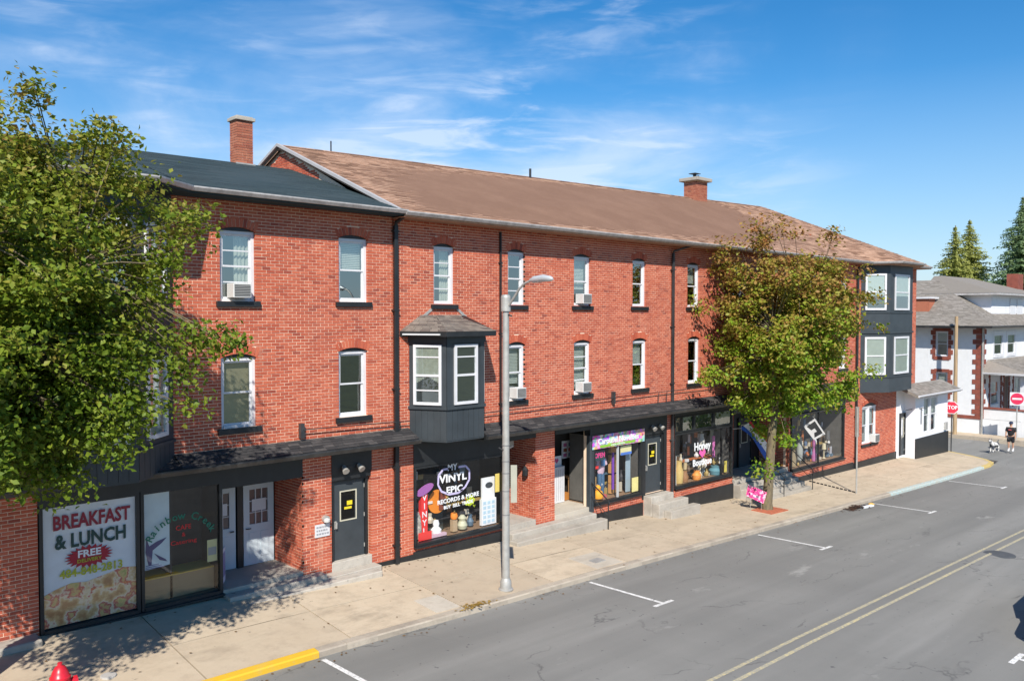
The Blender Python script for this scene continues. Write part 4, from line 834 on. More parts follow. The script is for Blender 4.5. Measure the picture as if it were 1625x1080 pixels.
# projecting brick pier
# recess 3 floor + angled shop return
q=MB(); q.column([(19.34,-.02),(21.0,-.02),(22.3,1.6),(19.34,1.6)],-.9,.30); q.build('doorway_floor','patch',b2,bevel=.01)
fa=frame(21.05,0,22.3,1.6); fa=(Vector((21.05,0,0)),Vector((1.25,1.6,0)).normalized(),Vector((1.6,-1.25,0)).normalized())
pieces('corner_post','panel',b2,[(21.02,21.26,.1,2.7,-.012,.12)])
q=MB(fa); q.box(0,2.03,.2,2.95,0,.05); q.build('angled_shop_side','panel',b2)
q=MB(); q.box(19.34,22.4,.2,3.4,1.62,1.66); q.box(19.34,22.3,2.35,3.4,1.4,1.62); q.build('recess_wall','dark',b2)
D3=(Vector((0,1.5,0)),Vector((1,0,0)),Vector((0,1,0)))
q=MB(D3); q.box(19.9,20.9,2.0,2.33,-.02,.02); q.build('display_board',pal((.04,.09,.08)),b2)
pp=thing('poster_board','white notice board with coloured pictures above the open shop entrance','poster',(21.8,1.45,1.7)); q=MB(D3); q.box(21.25,22.15,1.72,2.33,-.06,-.02); q.build('board',Mw,pp)
for k in range(9): q=MB(D3); a=21.3+.27*(k%3); b=1.77+.18*(k//3); q.box(a,a+.17,b,b+.12,-.068,-.061); q.build('picture',pal([(.5,.15,.3),(.1,.25,.4),(.1,.4,.1),(.3,.1,.05),(.55,.05,.1),(.05,.1,.4)][k%6]),pp)
fz=thing('white_cabinet','white upright cabinet standing in the open shop entrance beside the brick pier','cabinet',(20.9,1.3,.3)); q=MB(D3); q.box(20.4,21.0,.31,1.55,-.4,-.05); q.build('body','white',fz,bevel=.01); q=MB(D3)
for k in range(5): q.box(20.45+.11*k,20.49+.11*k,.4,1.45,-.408,-.4005)
q.build('ribs',pal((.5,.5,.52)),fz)
q=MB(D3); q.box(20.42,20.95,1.552,1.9,-.3,-.28); it=item('heart_poster','white poster with a pink heart standing on the white cabinet','poster',(20.7,1.2,1.55),[('sheet',q,Mw)]); q=MB(D3); q.prism([(20.7,1.65),(20.8,1.76),(20.75,1.83),(20.7,1.79),(20.65,1.83),(20.6,1.76)],-.31,-.303); q.build('heart',pal((.6,.1,.25)),it)
q=MB(D3); q.box(21.1,22.1,.32,1.6,-.01,.0); q.build('dark_entrance_sheet',pal((.03,.025,.02)),b2)  # flat dark sheet paints in the gloom beyond the open entrance
q=MB(D3); q.box(21.05,21.4,.32,.55,-.3,-.05); item('orange_crate','low orange wooden crate on the floor of the open shop entrance','crate',(21.2,1.3,.3),[('box',q,pal((.45,.18,.04)))])
q=MB(D3); q.box(21.3,21.75,1.05,1.15,-.3,-.05); q.box(21.35,21.4,.32,1.05,-.28,-.24); q.box(21.65,21.7,.32,1.05,-.28,-.24); item('brown_table','small brown side table just inside the open shop entrance','table',(21.5,1.3,.3),[('body',q,pal((.30,.17,.08)))])
q=MB(); q.lathe((21.75,1.2,.3),[(.0,0),(.16,.02),(.2,.15),(.12,.3),(.14,.4),(.03,.5)],10); item('patterned_jar','blue and white patterned jar on the entrance floor by the black shop side','jar',(21.75,1.2,.3),[('body',q,plain('blue_white_pattern',(.5,.55,.55),.4,vary=.8,scale=16))])
def handrail(x,y0,y1,zt0,zt1,zb0,zb1,label,mid=True):
    t=thing('handrail',label,'handrail',(x,y0,zb0),'black iron handrails beside steps'); q=MB(); q.tube([(x,y1+.15,zt1),(x,y1,zt1+.01),(x,y0,zt0),(x,y0-.06,zt0-.12)],.022,8); q.build('rail','black',t)
    for y,zt,zb in ((y0,zt0,zb0),(y1,zt1,zb1)): q=MB(); q.tube([(x,y,zb),(x,y,zt)],.02,8); q.build('post','black',t)
    if mid: q=MB(); q.tube([(x,y0,(zt0+zb0)/2),(x,y1,(zt1+zb1)/2)],.014,6); q.build('lower_rail','black',t)
handrail(21.12,-.75,.0,.62,1.12,-.4,.25,'black iron handrail beside the steps left of the costume shop window')
# shop 4
w4=shop_window(b2,FAC,21.25,23.85,.34,2.66,mull=(22.55,),label='costume shop window under the colourful banner',mm='light')
q=MB(); q.box(21.12,23.95,2.22,2.68,-.06,-.046); bn=thing('banner','colourful patchwork banner with white lettering above the costume shop window','banner',(22.5,-.05,2.22))
t=MT('patchwork_print',(.5,.3,.5),.6); v=t.n('ShaderNodeTexVoronoi'); v.inputs['Scale'].default_value=9; t.l(t.co('P'),v.inputs[0]); t.cur=v.outputs['Color']; t.mix(.35,(.45,.1,.35)); q.build('cloth',t.m,bn)
q=MB(); q.prism([(21.5,2.24),(23.4,2.25),(23.4,2.34),(21.5,2.33)],-.068,-.061); q.build('green_band',pal((.25,.5,.05)),bn)
lettering('Carousel Novelties',.27,FAC,22.5,2.45,-.066,Mw,bn,bold=.008,sxx=1.05); lettering('unique collectibles',.08,FAC,22.45,2.292,-.072,Mw,bn,bold=.001,sxx=1.3)
# mannequin in star shirt
mq=thing('mannequin','headless mannequin in blue and pink shirt and jeans in the costume shop window','mannequin',(22.2,.5,.4))
q=MB(); q.lathe((22.2,.5,1.2),[(.13,0),(.17,.1),(.19,.35),(.2,.5),(.1,.6),(.05,.66)],12,1,.6); 
q.tube([(22.02,.5,1.72),(21.95,.48,1.5)],[.07,.06],8); q.tube([(22.38,.5,1.72),(22.45,.48,1.5)],[.07,.06],8); q.build('shirt',pal((.62,.45,.55)),mq,smooth=True)
q=MB(); q.box(22.05,22.25,1.5,1.75,.34,.37); q.build('print',pal((.08,.2,.4)),mq)
for s in (-1,1): q=MB(); q.tube([(22.2+s*.07,.5,1.22),(22.2+s*.08,.48,.85),(22.2+s*.08,.5,.48)],[.09,.075,.06],10); q.build('leg',pal((.05,.12,.22)),mq,smooth=True)
q=MB(); q.box(22.05,22.35,.38,.48,.35,.6); q.build('shoes',pal((.55,.1,.12)),mq)
q=MB(); q.box(21.4,21.95,1.78,2.12,.10,.13); nn_=thing('open_sign','dark panel with glowing pink OPEN lettering in the costume shop window','sign',(21.7,.1,1.78)); q.build('panel',pal((.02,.05,.06)),nn_); lettering('OPEN',.24,FAC,21.68,1.95,.094,pal((.75,.05,.25)),nn_,bold=.006,sxx=.85)
q=MB(); q.box(21.4,21.85,1.45,1.55,.3,.36); item('red_strip_sign','small bright red strip sign below the pink lettering','sign',(21.6,.3,1.45),[('board',q,Mrd)])
q=MB(); q.box(21.35,21.85,.8,1.15,.4,.7); item('wicker_box','tan wicker box on the left of the costume shop window','box',(21.6,.5,.8),[('box',q,pal((.45,.30,.13)))])
q=MB(); q.box(21.35,21.9,.42,.8,.42,.72); item('black_stand','black display stand under the tan wicker box','stand',(21.6,.5,.4),[('block',q,pal((.03,.03,.03)))])
q=MB(); q.lathe((21.8,.28,.41),[(0,0),(.17,.03),(.2,.15),(.15,.27),(.08,.3),(.11,.4),(.05,.48),(0,.49)],12); item('orange_soft_toy','plump orange soft toy at the foot of the mannequin','toy',(21.8,.28,.41),[('body',q,pal((.85,.38,.02)))])
for k,(xx,cc_) in enumerate(((22.95,(.62,.32,.12)),)):
    sh=thing('shelf_unit','orange-brown wooden shelf unit standing in the right half of the costume shop window','shelf',(xx,.6,.4)); 
    for j in range(5): q=MB(); q.box(xx-.2,xx+.22,.42+.36*j,.42+.36*j+(.28 if j%2 else .34),.5,.62); q.build('drawer',pal(cc_),sh)
q=MB(); q.box(23.35,23.6,.42,2.2,.3,.33); item('pale_drape','long pale blue cloth hanging at the right of the costume shop window','cloth',(23.5,.3,.4),[('drape',q,pal((.32,.42,.48)))])
q=MB(); q.box(22.75,23.35,1.85,2.15,.06,.075); ps=thing('sticker','yellow, white and blue square sign at the top right of the costume shop window','sign',(23.05,.06,1.85)); q.build('sheet',pal((.70,.66,.35)),ps); q=MB(); q.box(22.75,23.35,1.83,1.92,.05,.058); q.build('blue_edge',pal((.08,.2,.6)),ps)
q=MB(); q.box(23.4,23.75,.45,.95,.06,.075); item('yellow_notice','pale yellow notice low in the right corner of the costume shop window','poster',(23.6,.06,.45),[('sheet',q,pal((.78,.70,.28)))])
q=MB(); q.box(22.68,22.75,.6,1.9,.35,.4); item('purple_ribbon','purple ribbon garland hanging beside the wooden shelf unit','ribbon',(22.7,.35,.6),[('strip',q,pal((.2,.06,.45)))])
steel_door(b2,FAC,24.15,25.12,.27,2.32,label='black steel door between the costume shop and the boutique'); q=MB(); q.box(23.88,24.07,.1,2.7,-.01,.1); q.box(25.2,25.36,-.4,2.7,-.01,.1); q.box(24.0,25.3,2.4,2.7,.0,.1); q.build('door_panel','black',b2)
q=MB(); q.box(23.98,25.34,-1,.23,-.35,.1); q.box(24.0,25.8,-1.2,.02,-.68,-.351); q.box(24.3,26.1,-1.2,-.22,-1.0,-.681); q.build('front_step','step',b2,bevel=.02)
# shop 5 boutique
w5=shop_window(b2,FAC,25.86,29.85,.24,2.28,mull=(29.1,),label='boutique window with pink and white script',dep=1.3); 
for a,b in ((25.86,27.15),(27.15,28.5),(28.5,29.85)): q=MB(); q.box(a,a+.06,2.3,2.92,-.02,.08); q.box(b-.06,b,2.3,2.92,-.02,.08); q.box(a+.06,b-.06,2.86,2.92,-.02,.08); q.box(a+.06,b-.06,2.3,2.34,-.02,.08); tq=q.build('transom_window','black',b2); q=MB(); q.lp([(a+.06,.03,2.34),(b-.06,.03,2.34),(b-.06,.03,2.86),(a+.06,.03,2.86)]); q.build('pane','glass',tq); q=MB(); q.lp([(a+.06,.12,2.34),(b-.06,.12,2.34),(b-.06,.12,2.86),(a+.06,.12,2.86)]); q.build('backing_board','intw',tq)
lettering('Honey',.42,FAC,27.75,1.62,.026,Mw,w5,bold=.014,sxx=1.0); lettering('Boutique',.36,FAC,27.75,1.0,.026,Mw,w5,bold=.012); q=MB(); q.prism([(27.75,1.16),(27.98,1.36),(27.9,1.5),(27.75,1.4),(27.6,1.5),(27.52,1.36)],.022,.03); q.build('heart',pal((.7,.12,.4)),w5)
sh=[('white_card','tall white card standing at the left edge of the boutique window','card',Mw,'b',26.08,.3,.16,1.1),('red_garment','dark red garment hanging at the left of the boutique window','garment',pal((.45,.04,.03)),'b',26.35,.95,.14,.75),
('straw_figure','straw scarecrow-like figure in the boutique window','figurine',pal((.55,.40,.15)),'l',26.62,.28,.2,.85),('white_basket','white low basket in the lower left of the boutique window','basket',pal((.7,.68,.66)),'b',26.5,.28,.4,.22),
('brown_bear','brown stuffed bear on the floor of the boutique window','toy',pal((.28,.14,.06)),'l',27.0,.28,.17,.42),('orange_pumpkin','orange pumpkin in the middle of the boutique window','pumpkin',pal((.75,.28,.05)),'l',27.7,.28,.2,.36),
('cream_jug','cream coloured jug beside the boutique pumpkin','jug',pal((.6,.52,.35)),'l',28.05,.28,.14,.5),('grey_vase','slim grey-blue vase right of the boutique lettering','vase',pal((.35,.42,.45)),'l',28.55,.28,.14,.75),
('tan_hat_stand','tan hat stand at the back of the boutique window','stand',pal((.45,.36,.2)),'l',27.3,.28,.14,.7),('teal_bowl','wide teal bowl at the right of the boutique window','bowl',pal((.10,.25,.30)),'l',29.15,.28,.28,.35),
('pink_scarf','bright pink scarf hanging at the right of the boutique window','scarf',pal((.75,.2,.55)),'b',29.35,.9,.14,.9),('yellow_card','yellow card at the right edge of the boutique window','card',pal((.65,.55,.1)),'b',29.6,.35,.14,.45),
('pale_lamp_shade','pale lamp with a round shade high in the boutique window','lamp',pal((.5,.5,.46)),'l',28.4,1.5,.16,.5),('plaid_dress','long dark plaid dress hanging in the boutique window','dress',pal((.07,.08,.08)),'b',27.1,.6,.7,1.6),('lilac_dress','pale dress hanging at the right end of the boutique window','dress',pal((.42,.45,.4)),'b',29.6,.85,.22,1.25)]
def goods(lst,dy=.35):
    for nm,lb,ct,mt,kd,x,z0,w_,h in lst:
        q=MB(); y=dy+random.uniform(-.1,.2); yy=.12 if 'card' in nm or 'notice' in nm else y+(.5 if 'dress' in nm else 0)
        if kd=='b':
            n=6; pts=[]
            for k in range(n+1): t_=k/n; ww=w_*(.5-.12*math.sin(t_*3.1)); pts.append((t_,ww))
            out_=[(x-a*(1+.0*t),z0+h*t) for t,a in pts]+[(x+a,z0+h*t) for t,a in reversed(pts)]; q.prism(out_[::-1],yy,yy+.05)
        else: q.lathe((x,yy,z0),random.choice([[(0,0),(w_*.7,.01),(w_*.8,h*.3),(w_*.4,h*.5),(w_*.3,h*.6),(w_*.55,h*.78),(w_*.4,h*.95),(0,h)],[(0,0),(w_*.6,.01),(w_*.2,h*.08),(w_*.16,h*.55),(w_*.7,h*.6),(w_*.5,h*.98),(0,h)],[(0,0),(w_*.8,.01),(w_*.95,h*.5),(w_*.6,h*.8),(w_*.65,h)]]),12)
        item(nm,lb,ct,(x,yy,z0),[('body',q,mt)])
goods(sh)
def clutter(par,x0,x1,z0,z1,y0,y1,n,seed,label):
    rg=random.Random(seed); mb=MB()
    for k in range(n):
        x=rg.uniform(x0+.1,x1-.1); y=rg.uniform(y0,y1); t_=rg.random(); w_=rg.uniform(.03,.11); h=rg.uniform(.08,.4)
        if t_<.55: z=z0 if rg.random()<.6 else z0+rg.choice([.35,.7]); (mb.box(x-w_,x+w_,z,z+h,y,y+w_) if rg.random()<.4 else mb.lathe((x,y,z),[(0,0),(w_*.8,.01),(w_,h*.4),(w_*.5,h*.7),(w_*.6,h),(0,h+.01)],7))
        else:
            z=rg.uniform(z0+.6,z1-.1); mb.box(x-w_,x+w_,z-h,z,y1+.05,y1+.08)
    for zz in (z0+.33,z0+.68): mb.box(x0+.1,x1-.1,zz-.02,zz,(y0+y1)/2,y1)
    t=MT('mixed_goods',(.3,.3,.3),.6); t.cur=t.ramp(t.island(),[(0,(.04,.04,.045)),(.2,(.5,.45,.35)),(.35,(.12,.08,.05)),(.5,(.6,.6,.6)),(.62,(.45,.14,.04)),(.75,(.08,.14,.2)),(.87,(.35,.25,.08)),(1,(.4,.1,.22))]); t.b.inputs['Base Color'].default_value=(.3,.3,.3,1); t.l(t.cur,t.b.inputs['Base Color']); t.t.nodes['Color Ramp'].color_ramp.interpolation='CONSTANT'
    mb.build('small_goods',t.m,par,kind='stuff')
clutter(w5,25.95,29.8,.30,2.2,.3,.95,110,2,''); clutter(w4,21.35,23.8,.42,2.15,.45,.95,60,4,''); clutter(w3,13.85,17.0,.44,2.4,.35,.95,60,6,'')
# recess 4 with steps and handrails
q=MB(); q.column([(29.95,0),(34.5,0),(34.5,1.5),(29.95,1.5)],-2,-.05)
for k in range(4): q.column([(30.0,-.3*(k+1)),(34.3,-.3*(k+1)),(34.3,-.3*k-.001),(30.0,-.3*k-.001)],-2,-.05-.16*(k+1))
q.build('front_steps','step',b2,bevel=.012)
q=MB(); q.box(29.9,34.6,-.2,3.4,1.52,1.6); q.box(29.86,29.9,-1,2.9,.0,1.5); q.build('recess_wall','black',b2)
BR4=MB(); 
fr=(Vector((0,1.5,0)),Vector((1,0,0)),Vector((0,1,0))); rows=brick_rows(29.95,32.4,-.05,2.7,[]); 
for a,b,c,e in [w[:4] for w in rows]: BR4.fr=fr; BR4.box(a,b,c,e,0,.03)
BR4.build('bricks','brick',b2,kind='stuff')
steel_door(b2,(Vector((0,1.4,0)),Vector((1,0,0)),Vector((0,1,0))),32.8,33.8,-.05,2.1,notice=False)
handrail(31.9,-1.2,-.1,-.0,.75,-.85,-.1,'black handrail on the shaded steps behind the right tree'); handrail(34.4,-1.2,-.1,.0,.85,-.85,-.1,'black handrail at the right side of the shaded steps')
# shop 6
w6=shop_window(b2,FAC,34.75,40.05,-.28,2.25,mull=(37.4,),label='antique shop window right of the shaded steps',dep=1.3)
t6=[((.5,.5,.48),'pale'),((.25,.2,.12),'brown'),((.3,.32,.3),'grey'),((.45,.3,.1),'amber'),((.08,.12,.2),'navy'),((.4,.12,.3),'mauve'),((.16,.3,.28),'teal'),((.5,.45,.3),'cream'),((.1,.1,.1),'black'),((.42,.42,.45),'silver')]
ks=['vase','lamp','doll','clock stand','jar','candlestick','bust','jug','urn','coat']
pos_=['at the left end','left of the mullion','near the left end','close to the flag','just left of the mullion','just right of the mullion','in the right half','near the right end','at the right end','in the far right corner']
goods([(f'{a[1]}_{k.split()[0]}',f'{a[1]} {k} {p_} of the antique shop window','ornament',pal(a[0]),'l' if i%3 else 'b',35.0+.52*i,-.2+(.0 if i%2 else .25),.16,.45+.6*((i*7)%3)/2) for i,(a,k,p_) in enumerate(zip(t6,ks,pos_))])
clutter(w6,34.85,39.95,-.22,2.1,.3,.95,150,8,'')
# ------------------------------------------------------------------ annex, beyond the corner
an=thing('white_annex','small white single-storey annex with grey shed roof at the street corner','building',(49.9,-.6,-1.3))
fx=(Vector((0,-.62,0)),Vector((1,0,0)),Vector((0,1,0)))
q=MB(fx); 
ops=[(48.55,50.6,.12,2.15)]
backing(q,fx,47.35,52.2,-1.8,2.4,ops,d=0,dep=.15); q.fr=FAC; q.poly([(47.35,-.62,-1.8),(47.35,-.62,2.4),(47.35,0,2.75),(47.35,0,-1.8)]); q.poly([(52.2,-.62,-1.8),(52.2,6,-1.8),(52.2,6,2.75),(52.2,-.05,2.75),(52.2,-.62,2.4)]); q.build('wall','whitewall',an)
q=MB(fx); q.box(48.55,50.6,.12,2.15,.5,.52); q.build('room_back','dark',an)
for a,b in ((48.55,49.5),(49.62,50.6)): sash_window(an,fx,a,b,.12,2.15,cover='blind',cover_h=.5,sill=False,d=.02,fmat='white')
q=MB(fx); q.box(49.5,49.62,.12,2.15,.02,.13); q.build('window_post','white',an)
q=MB(fx); q.box(47.35,52.25,-1.9,-.05,-.05,0); q.build('plinth','black',an); q=MB(); q.box(52.2,52.25,-1.9,-.05,-.67,6); q.build('plinth','black',an)
mb=MB(); e0,e1,r0,r1=(46.3,-1.15,2.42),(52.75,-1.15,2.42),(46.3,-.02,2.9),(52.75,-.02,2.9); mb.poly([e0,e1,r1,r0]); dn_=lambda p:(p[0],p[1],p[2]-.14); mb.poly([dn_(e0),dn_(r0),dn_(r1),dn_(e1)]); mb.poly([dn_(e0),dn_(e1),e1,e0]); mb.poly([dn_(e0),e0,r0,dn_(r0)]); mb.poly([dn_(e1),dn_(r1),r1,e1])
rfa=mb.build('roof','grey_sh',an); roof_shingles(rfa,e0,e1,r0,r1,.15,.3,'grey_sh',.015); gutter(rfa,[e0,e1],'white',h=.1)
q=MB(fx); q.box(51.6,51.95,.05,.5,-.12,0); q.build('meter_box','steel',an)
q=MB(); q.tube([(46.9,-.3,1.55),(48.3,-.75,1.6)],.02,6); q.tube([(48.0,-.7,1.6),(48.1,-.66,.7)],.02,6); q.build('pipe','dgutter',an)
# ------------------------------------------------------------------ stucco house across the side street
hs_=thing('stucco_house','pale stucco house with red brick quoins and grey hip roof across the side street','house',(62,.6,-1.4))
M['stucco']=plain('pale_stucco',(.70,.71,.72),.85,vary=.07,bump=.3,dirt=(.58,.58,.57)); M['quoin']=plain('red_brown_brick_trim',(.26,.07,.045),.8,vary=.35,scale=3)
hf=(Vector((62,14,0)),Vector((0,-1,0)),Vector((1,0,0)))   # side wall, u=14-Y
ff=(Vector((0,.6,0)),Vector((1,0,0)),Vector((0,1,0)))
so=[(14-3.55,14-2.72,3.85,5.6),(14-3.5,14-2.72,1.1,2.75),(14-7.5,14-6.7,3.85,5.6)]
fo=[(64.3,66.7,3.75,5.6),(67.3,69.6,3.75,5.6),(63.9,66.2,.2,2.4),(67.0,68.0,-.6,2.3),(69.2,71.2,.2,2.4)]
q=MB(); backing(q,hf,0,13.4,-2,6.05,so,d=0,dep=.2); backing(q,ff,62,80,-2,6.05,fo,d=0,dep=.2); q.fr=FAC; q.column([(80,.6),(80.2,.6),(80.2,14),(80,14)],-2,6); q.column([(62,14),(80,14),(80,14.2),(62,14.2)],-2,6); q.build('wall','stucco',hs_)
q=MB(); q.column([(62.6,1.5),(79.5,1.5),(79.5,13.5),(62.6,13.5)],-1.5,5.9); q.build('inner_core','dark',hs_)
q=MB()
def quoins(fr,u,z0,z1,s=1,w=.3,n=.34):
    z=z0;k=0
    while z<z1-.05: ww=w if k%2 else w*.62; q.fr=fr; q.box(min(u,u+s*ww),max(u,u+s*ww),z,min(z+n-.02,z1),-.03,.02); z+=n;k+=1
quoins(hf,13.4,-.35,5.9,-1,.55); quoins(ff,62.0,-.35,5.9,1,.9)
for o in so: quoins(hf,o[0],o[2]-.2,o[3]+.2,-1,.32); quoins(hf,o[1],o[2]-.2,o[3]+.2,1,.32); q.fr=hf; q.box(o[0]-.1,o[1]+.1,o[2]-.25,o[2],-.05,.02); q.box(o[0]-.1,o[1]+.1,o[3],o[3]+.22,-.035,.02)
for o in fo[2:]: quoins(ff,o[0],o[2]-.2,o[3]+.2,-1,.35); quoins(ff,o[1],o[2]-.2,o[3]+.2,1,.35)
q.fr=hf; q.box(0,13.4,5.85,6.03,-.06,.02); q.box(11.2,13.4,-.35,-.12,-.05,.02); q.fr=ff; q.box(62,80,5.85,6.03,-.06,.02); q.build('brick_quoins','quoin',hs_,kind='stuff')
for o in so: sash_window(hs_,hf,*o,cover='blind',cover_h=.4,sill=False,d=.05)
for o in fo[:2]:
    sash_window(hs_,ff,*o,cover='blind',cover_h=.5,sill=False,d=-.03,frame_w=.28)
for o in (fo[2],fo[4]): sash_window(hs_,ff,*o,cover='curtain',cover_h=.9,cover2='sides',sill=False,d=.03,frame_w=.35)
q=MB(ff); q.box(67,68,-.6,2.3,.05,.1); q.build('door',pal((.12,.08,.06)),hs_)
# house roof: hip
zc=6.0; H0=(60.9,-.3,zc); H1=(81,-.3,zc); H2=(81,15,zc); H3=(60.9,15,zc); hr0=(66.4,5.0,9.35); hr1=(76,5.0,9.35); hr2=(76,9.8,9.35); hr3=(66.4,9.8,9.35)
mb=MB(); mb.poly([H0,H1,hr1,hr0]); mb.poly([H3,H0,hr0,hr3]); mb.poly([H1,H2,hr2,hr1]); mb.poly([H2,H3,hr3,hr2]); mb.poly([hr0,hr1,hr2,hr3]); mb.poly([dn_(H0),dn_(H3),dn_(H2),dn_(H1)])
for a,b in ((H0,H1),(H3,H0),(H1,H2)): mb.poly([dn_(a),dn_(b),b,a])
hro=mb.build('roof','grey_sh',hs_); roof_shingles(hro,H0,H1,hr0,hr1,.16,.33,'grey_sh',.016); roof_shingles(hro,H3,H0,hr3,hr0,.16,.33,'grey_sh',.016)
gutter(hro,[H3,H0,H1],'dgutter',h=.13)
# front dormer with gable
dx0,dx1=65.3,75.5; q=MB(); q.column([(dx0,1.0),(dx1,1.0),(dx1,5.5),(dx0,5.5)],6.3,8.15); q.build('dormer','whitewall',hro)
q=MB((Vector((0,1.0,0)),Vector((1,0,0)),Vector((0,1,0)))); [q.box(dx0+.02,dx1-.02,6.35+.18*k,6.51+.18*k,-.02,-.001) for k in range(10)]; q.build('clapboard','whitewall',hro,kind='stuff'); 
q=MB((Vector((dx0,5,0)),Vector((0,-1,0)),Vector((1,0,0)))); [q.box(.0,4,6.35+.18*k,6.51+.18*k,-.02,-.001) for k in range(10)]; q.build('clapboard','whitewall',hro,kind='stuff')
q=MB(); q.column([(dx0-.7,.3),(dx1+.5,.3),(dx1+.5,5.6),(dx0-.7,5.6)],8.15,8.3); q.build('dormer_eave','gutter',hro)
q=MB(); q.poly([(dx0-.72,.28,8.302),(dx1+.4,.28,8.302),(dx1-2,5,9.7),(dx0+2,5,9.7)]); q.poly([(dx0-.72,5.6,8.302),(dx0-.72,.28,8.302),(dx0+2,5,9.7),(dx0+2,5.6,9.7)]); q.build('dormer_roof','grey_sh',hro)
q=MB((Vector((0,.96,0)),Vector((1,0,0)),Vector((0,1,0)))); 
for a in (69.3,71.0): q.box(a,a+1.3,6.7,7.95,-.03,.0)
dw=q.build('dormer_window','white',hro); 
q=MB((Vector((63.2,11.0,0)),Vector((0,-1,0)),Vector((1,0,0))))
q=MB(); q.column([(74.6,1.9),(76.0,1.9),(76.0,2.7),(74.6,2.7)],8.3,10.0); q.build('chimney','quoin',hro); 
q=MB(); q.column([(62.5,4.2),(63.6,4.2),(63.6,5.3),(62.5,5.3)],6.2,7.9); q.build('chimney','chimbrick',hro,label='peach brick side chimney with pale cap'); q=MB(); q.column([(62.35,4.0),(63.8,4.0),(63.8,5.5),(62.35,5.5)],7.9,8.02); q.build('chimney_cap','white',hro)
# porch
pr=thing('porch','roofed front porch with brick-trimmed columns on the stucco house','porch',(66,-.5,-1.4)); pr.parent=hs_; pr.location=Vector(pr.location)-Vector(hs_.location); del pr['category']
PX0,PX1,PY=62.6,76,-1.9
mb=MB(); e0,e1,r0,r1=(PX0-.6,PY-.4,2.85),(PX1,PY-.4,2.85),(PX0+.6,.58,3.65),(PX1,.58,3.65); mb.poly([e0,e1,r1,r0]); mb.poly([(PX0-.6,.58,2.85),e0,r0]); mb.poly([dn_(e0),dn_((PX0-.6,.58,2.85)),(PX1,.58,2.71),dn_(e1)]); mb.poly([dn_(e0),dn_(e1),e1,e0]); mb.poly([dn_((PX0-.6,.58,2.85)),dn_(e0),e0,(PX0-.6,.58,2.85)])
p_=mb.build('porch_roof','grey_sh',hs_); roof_shingles(p_,e0,e1,r0,r1,.16,.33,'grey_sh',.015); gutter(p_,[(PX0-.6,.5,2.85),e0,e1],'white',h=.12)
bpy.data.objects.remove(pr)
q=MB(); q.column([(PX0,PY),(PX1,PY),(PX1,.59),(PX0,.59)],-1.9,-.35); q.build('porch_base','stucco',hs_); q=MB(); q.column([(PX0,PY-.02),(PX1,PY-.02),(PX1,PY+.2),(PX0,PY+.2)],-.349,.35); q.column([(PX0-.02,PY+.2),(PX0+.2,PY+.2),(PX0+.2,.59),(PX0-.02,.59)],-.349,.35); q.build('porch_parapet','stucco',hs_)
q=MB(); q.column([(PX0-.08,PY-.08),(PX1,PY-.08),(PX1,PY+.26),(PX0-.08,PY+.26)],.35,.45); q.column([(PX0-.08,PY+.26),(PX0+.26,PY+.26),(PX0+.26,.59),(PX0-.08,.59)],.35,.45); q.column([(PX0-.04,PY-.05),(PX1,PY-.05),(PX1,PY-.021),(PX0-.04,PY-.021)],-.45,-.25);q.build('parapet_cap','quoin',hs_)
for x in (62.75,66.6,70.5,74.5): q=MB(); q.column([(x-.16,PY-.02),(x+.16,PY-.02),(x+.16,PY+.3),(x-.16,PY+.3)],.451,2.72); q.build('porch_column','quoin' if x>63 else 'white',hs_)
ch_=thing('porch_chair','dark wicker armchair on the porch of the stucco house','chair',(65.0,-1.2,-.35)); q=MB(); q.column([(64.7,-1.5),(65.4,-1.5),(65.4,-.9),(64.7,-.9)],0.0,.15); q.build('seat','black',ch_); q=MB(); q.column([(65.3,-1.5),(65.42,-1.5),(65.42,-.9),(65.3,-.9)],.15,.85); q.build('backrest','black',ch_)
for a,b in ((64.72,-1.48),(65.35,-1.48),(64.72,-.95),(65.35,-.95)): q=MB(); q.column([(a,b),(a+.05,b),(a+.05,b+.05),(a,b+.05)],-.35,0.0); q.build('leg','black',ch_)
dsp=MB(); dsp.column([(61.9,.45),(62.0,.45),(62.0,.55),(61.9,.55)],-1.3,5.95); dsp.build('downspout','steel',hs_)
# ------------------------------------------------------------------ street furniture
lp=thing('street_lamp','tall grey steel street lamp with curved arm standing at the kerb','street lamp',(14.28,-3.1,gz(14.28,-3.1)))
gx,gy=14.28,-3.1; z0=gz(gx,gy)
q=MB(); q.lathe((gx,gy,z0),[(.19,0),(.19,.03),(.15,.05),(.14,.22),(.10,.30)],20); q.build('base','steel',lp,smooth=True)
q=MB(); q.tube([(gx,gy,z0+.3),(gx,gy,3.6),(gx,gy,7.0)],[.097,.09,.082],20); q.build('pole','steel',lp,smooth=True)
q=MB(); q.tube([(gx,gy,6.82),(gx,gy,7.16)],[.125,.125],16); q.lathe((gx,gy,7.16),[(.125,0),(.11,.06),(.02,.08)],16); q.build('collar','steel',lp,smooth=True)
q=MB(); q.tube([(gx,gy-.1,6.95),(gx,gy-.3,7.16),(gx,gy-.5,7.38),(gx,gy-.68,7.5),(gx,gy-.9,7.56)],[.033,.03,.03,.028,.028],10); q.build('arm','steel',lp,smooth=True)
q=MB(); q.tube([(gx,gy-.85,7.56),(gx,gy-1.0,7.58),(gx,gy-1.3,7.60),(gx,gy-1.55,7.58),(gx,gy-1.62,7.57)],[.03,.08,.09,.065,.025],14); hd=q.build('lamp_head',plain('lamp_aluminium',(.6,.62,.63),.4,.3),lp,smooth=True)
q=MB(); 
for z in (2.75,3.05,2.3,1.7,3.45): q.tube([(gx,gy,z),(gx,gy,z+.025)],.098,20)
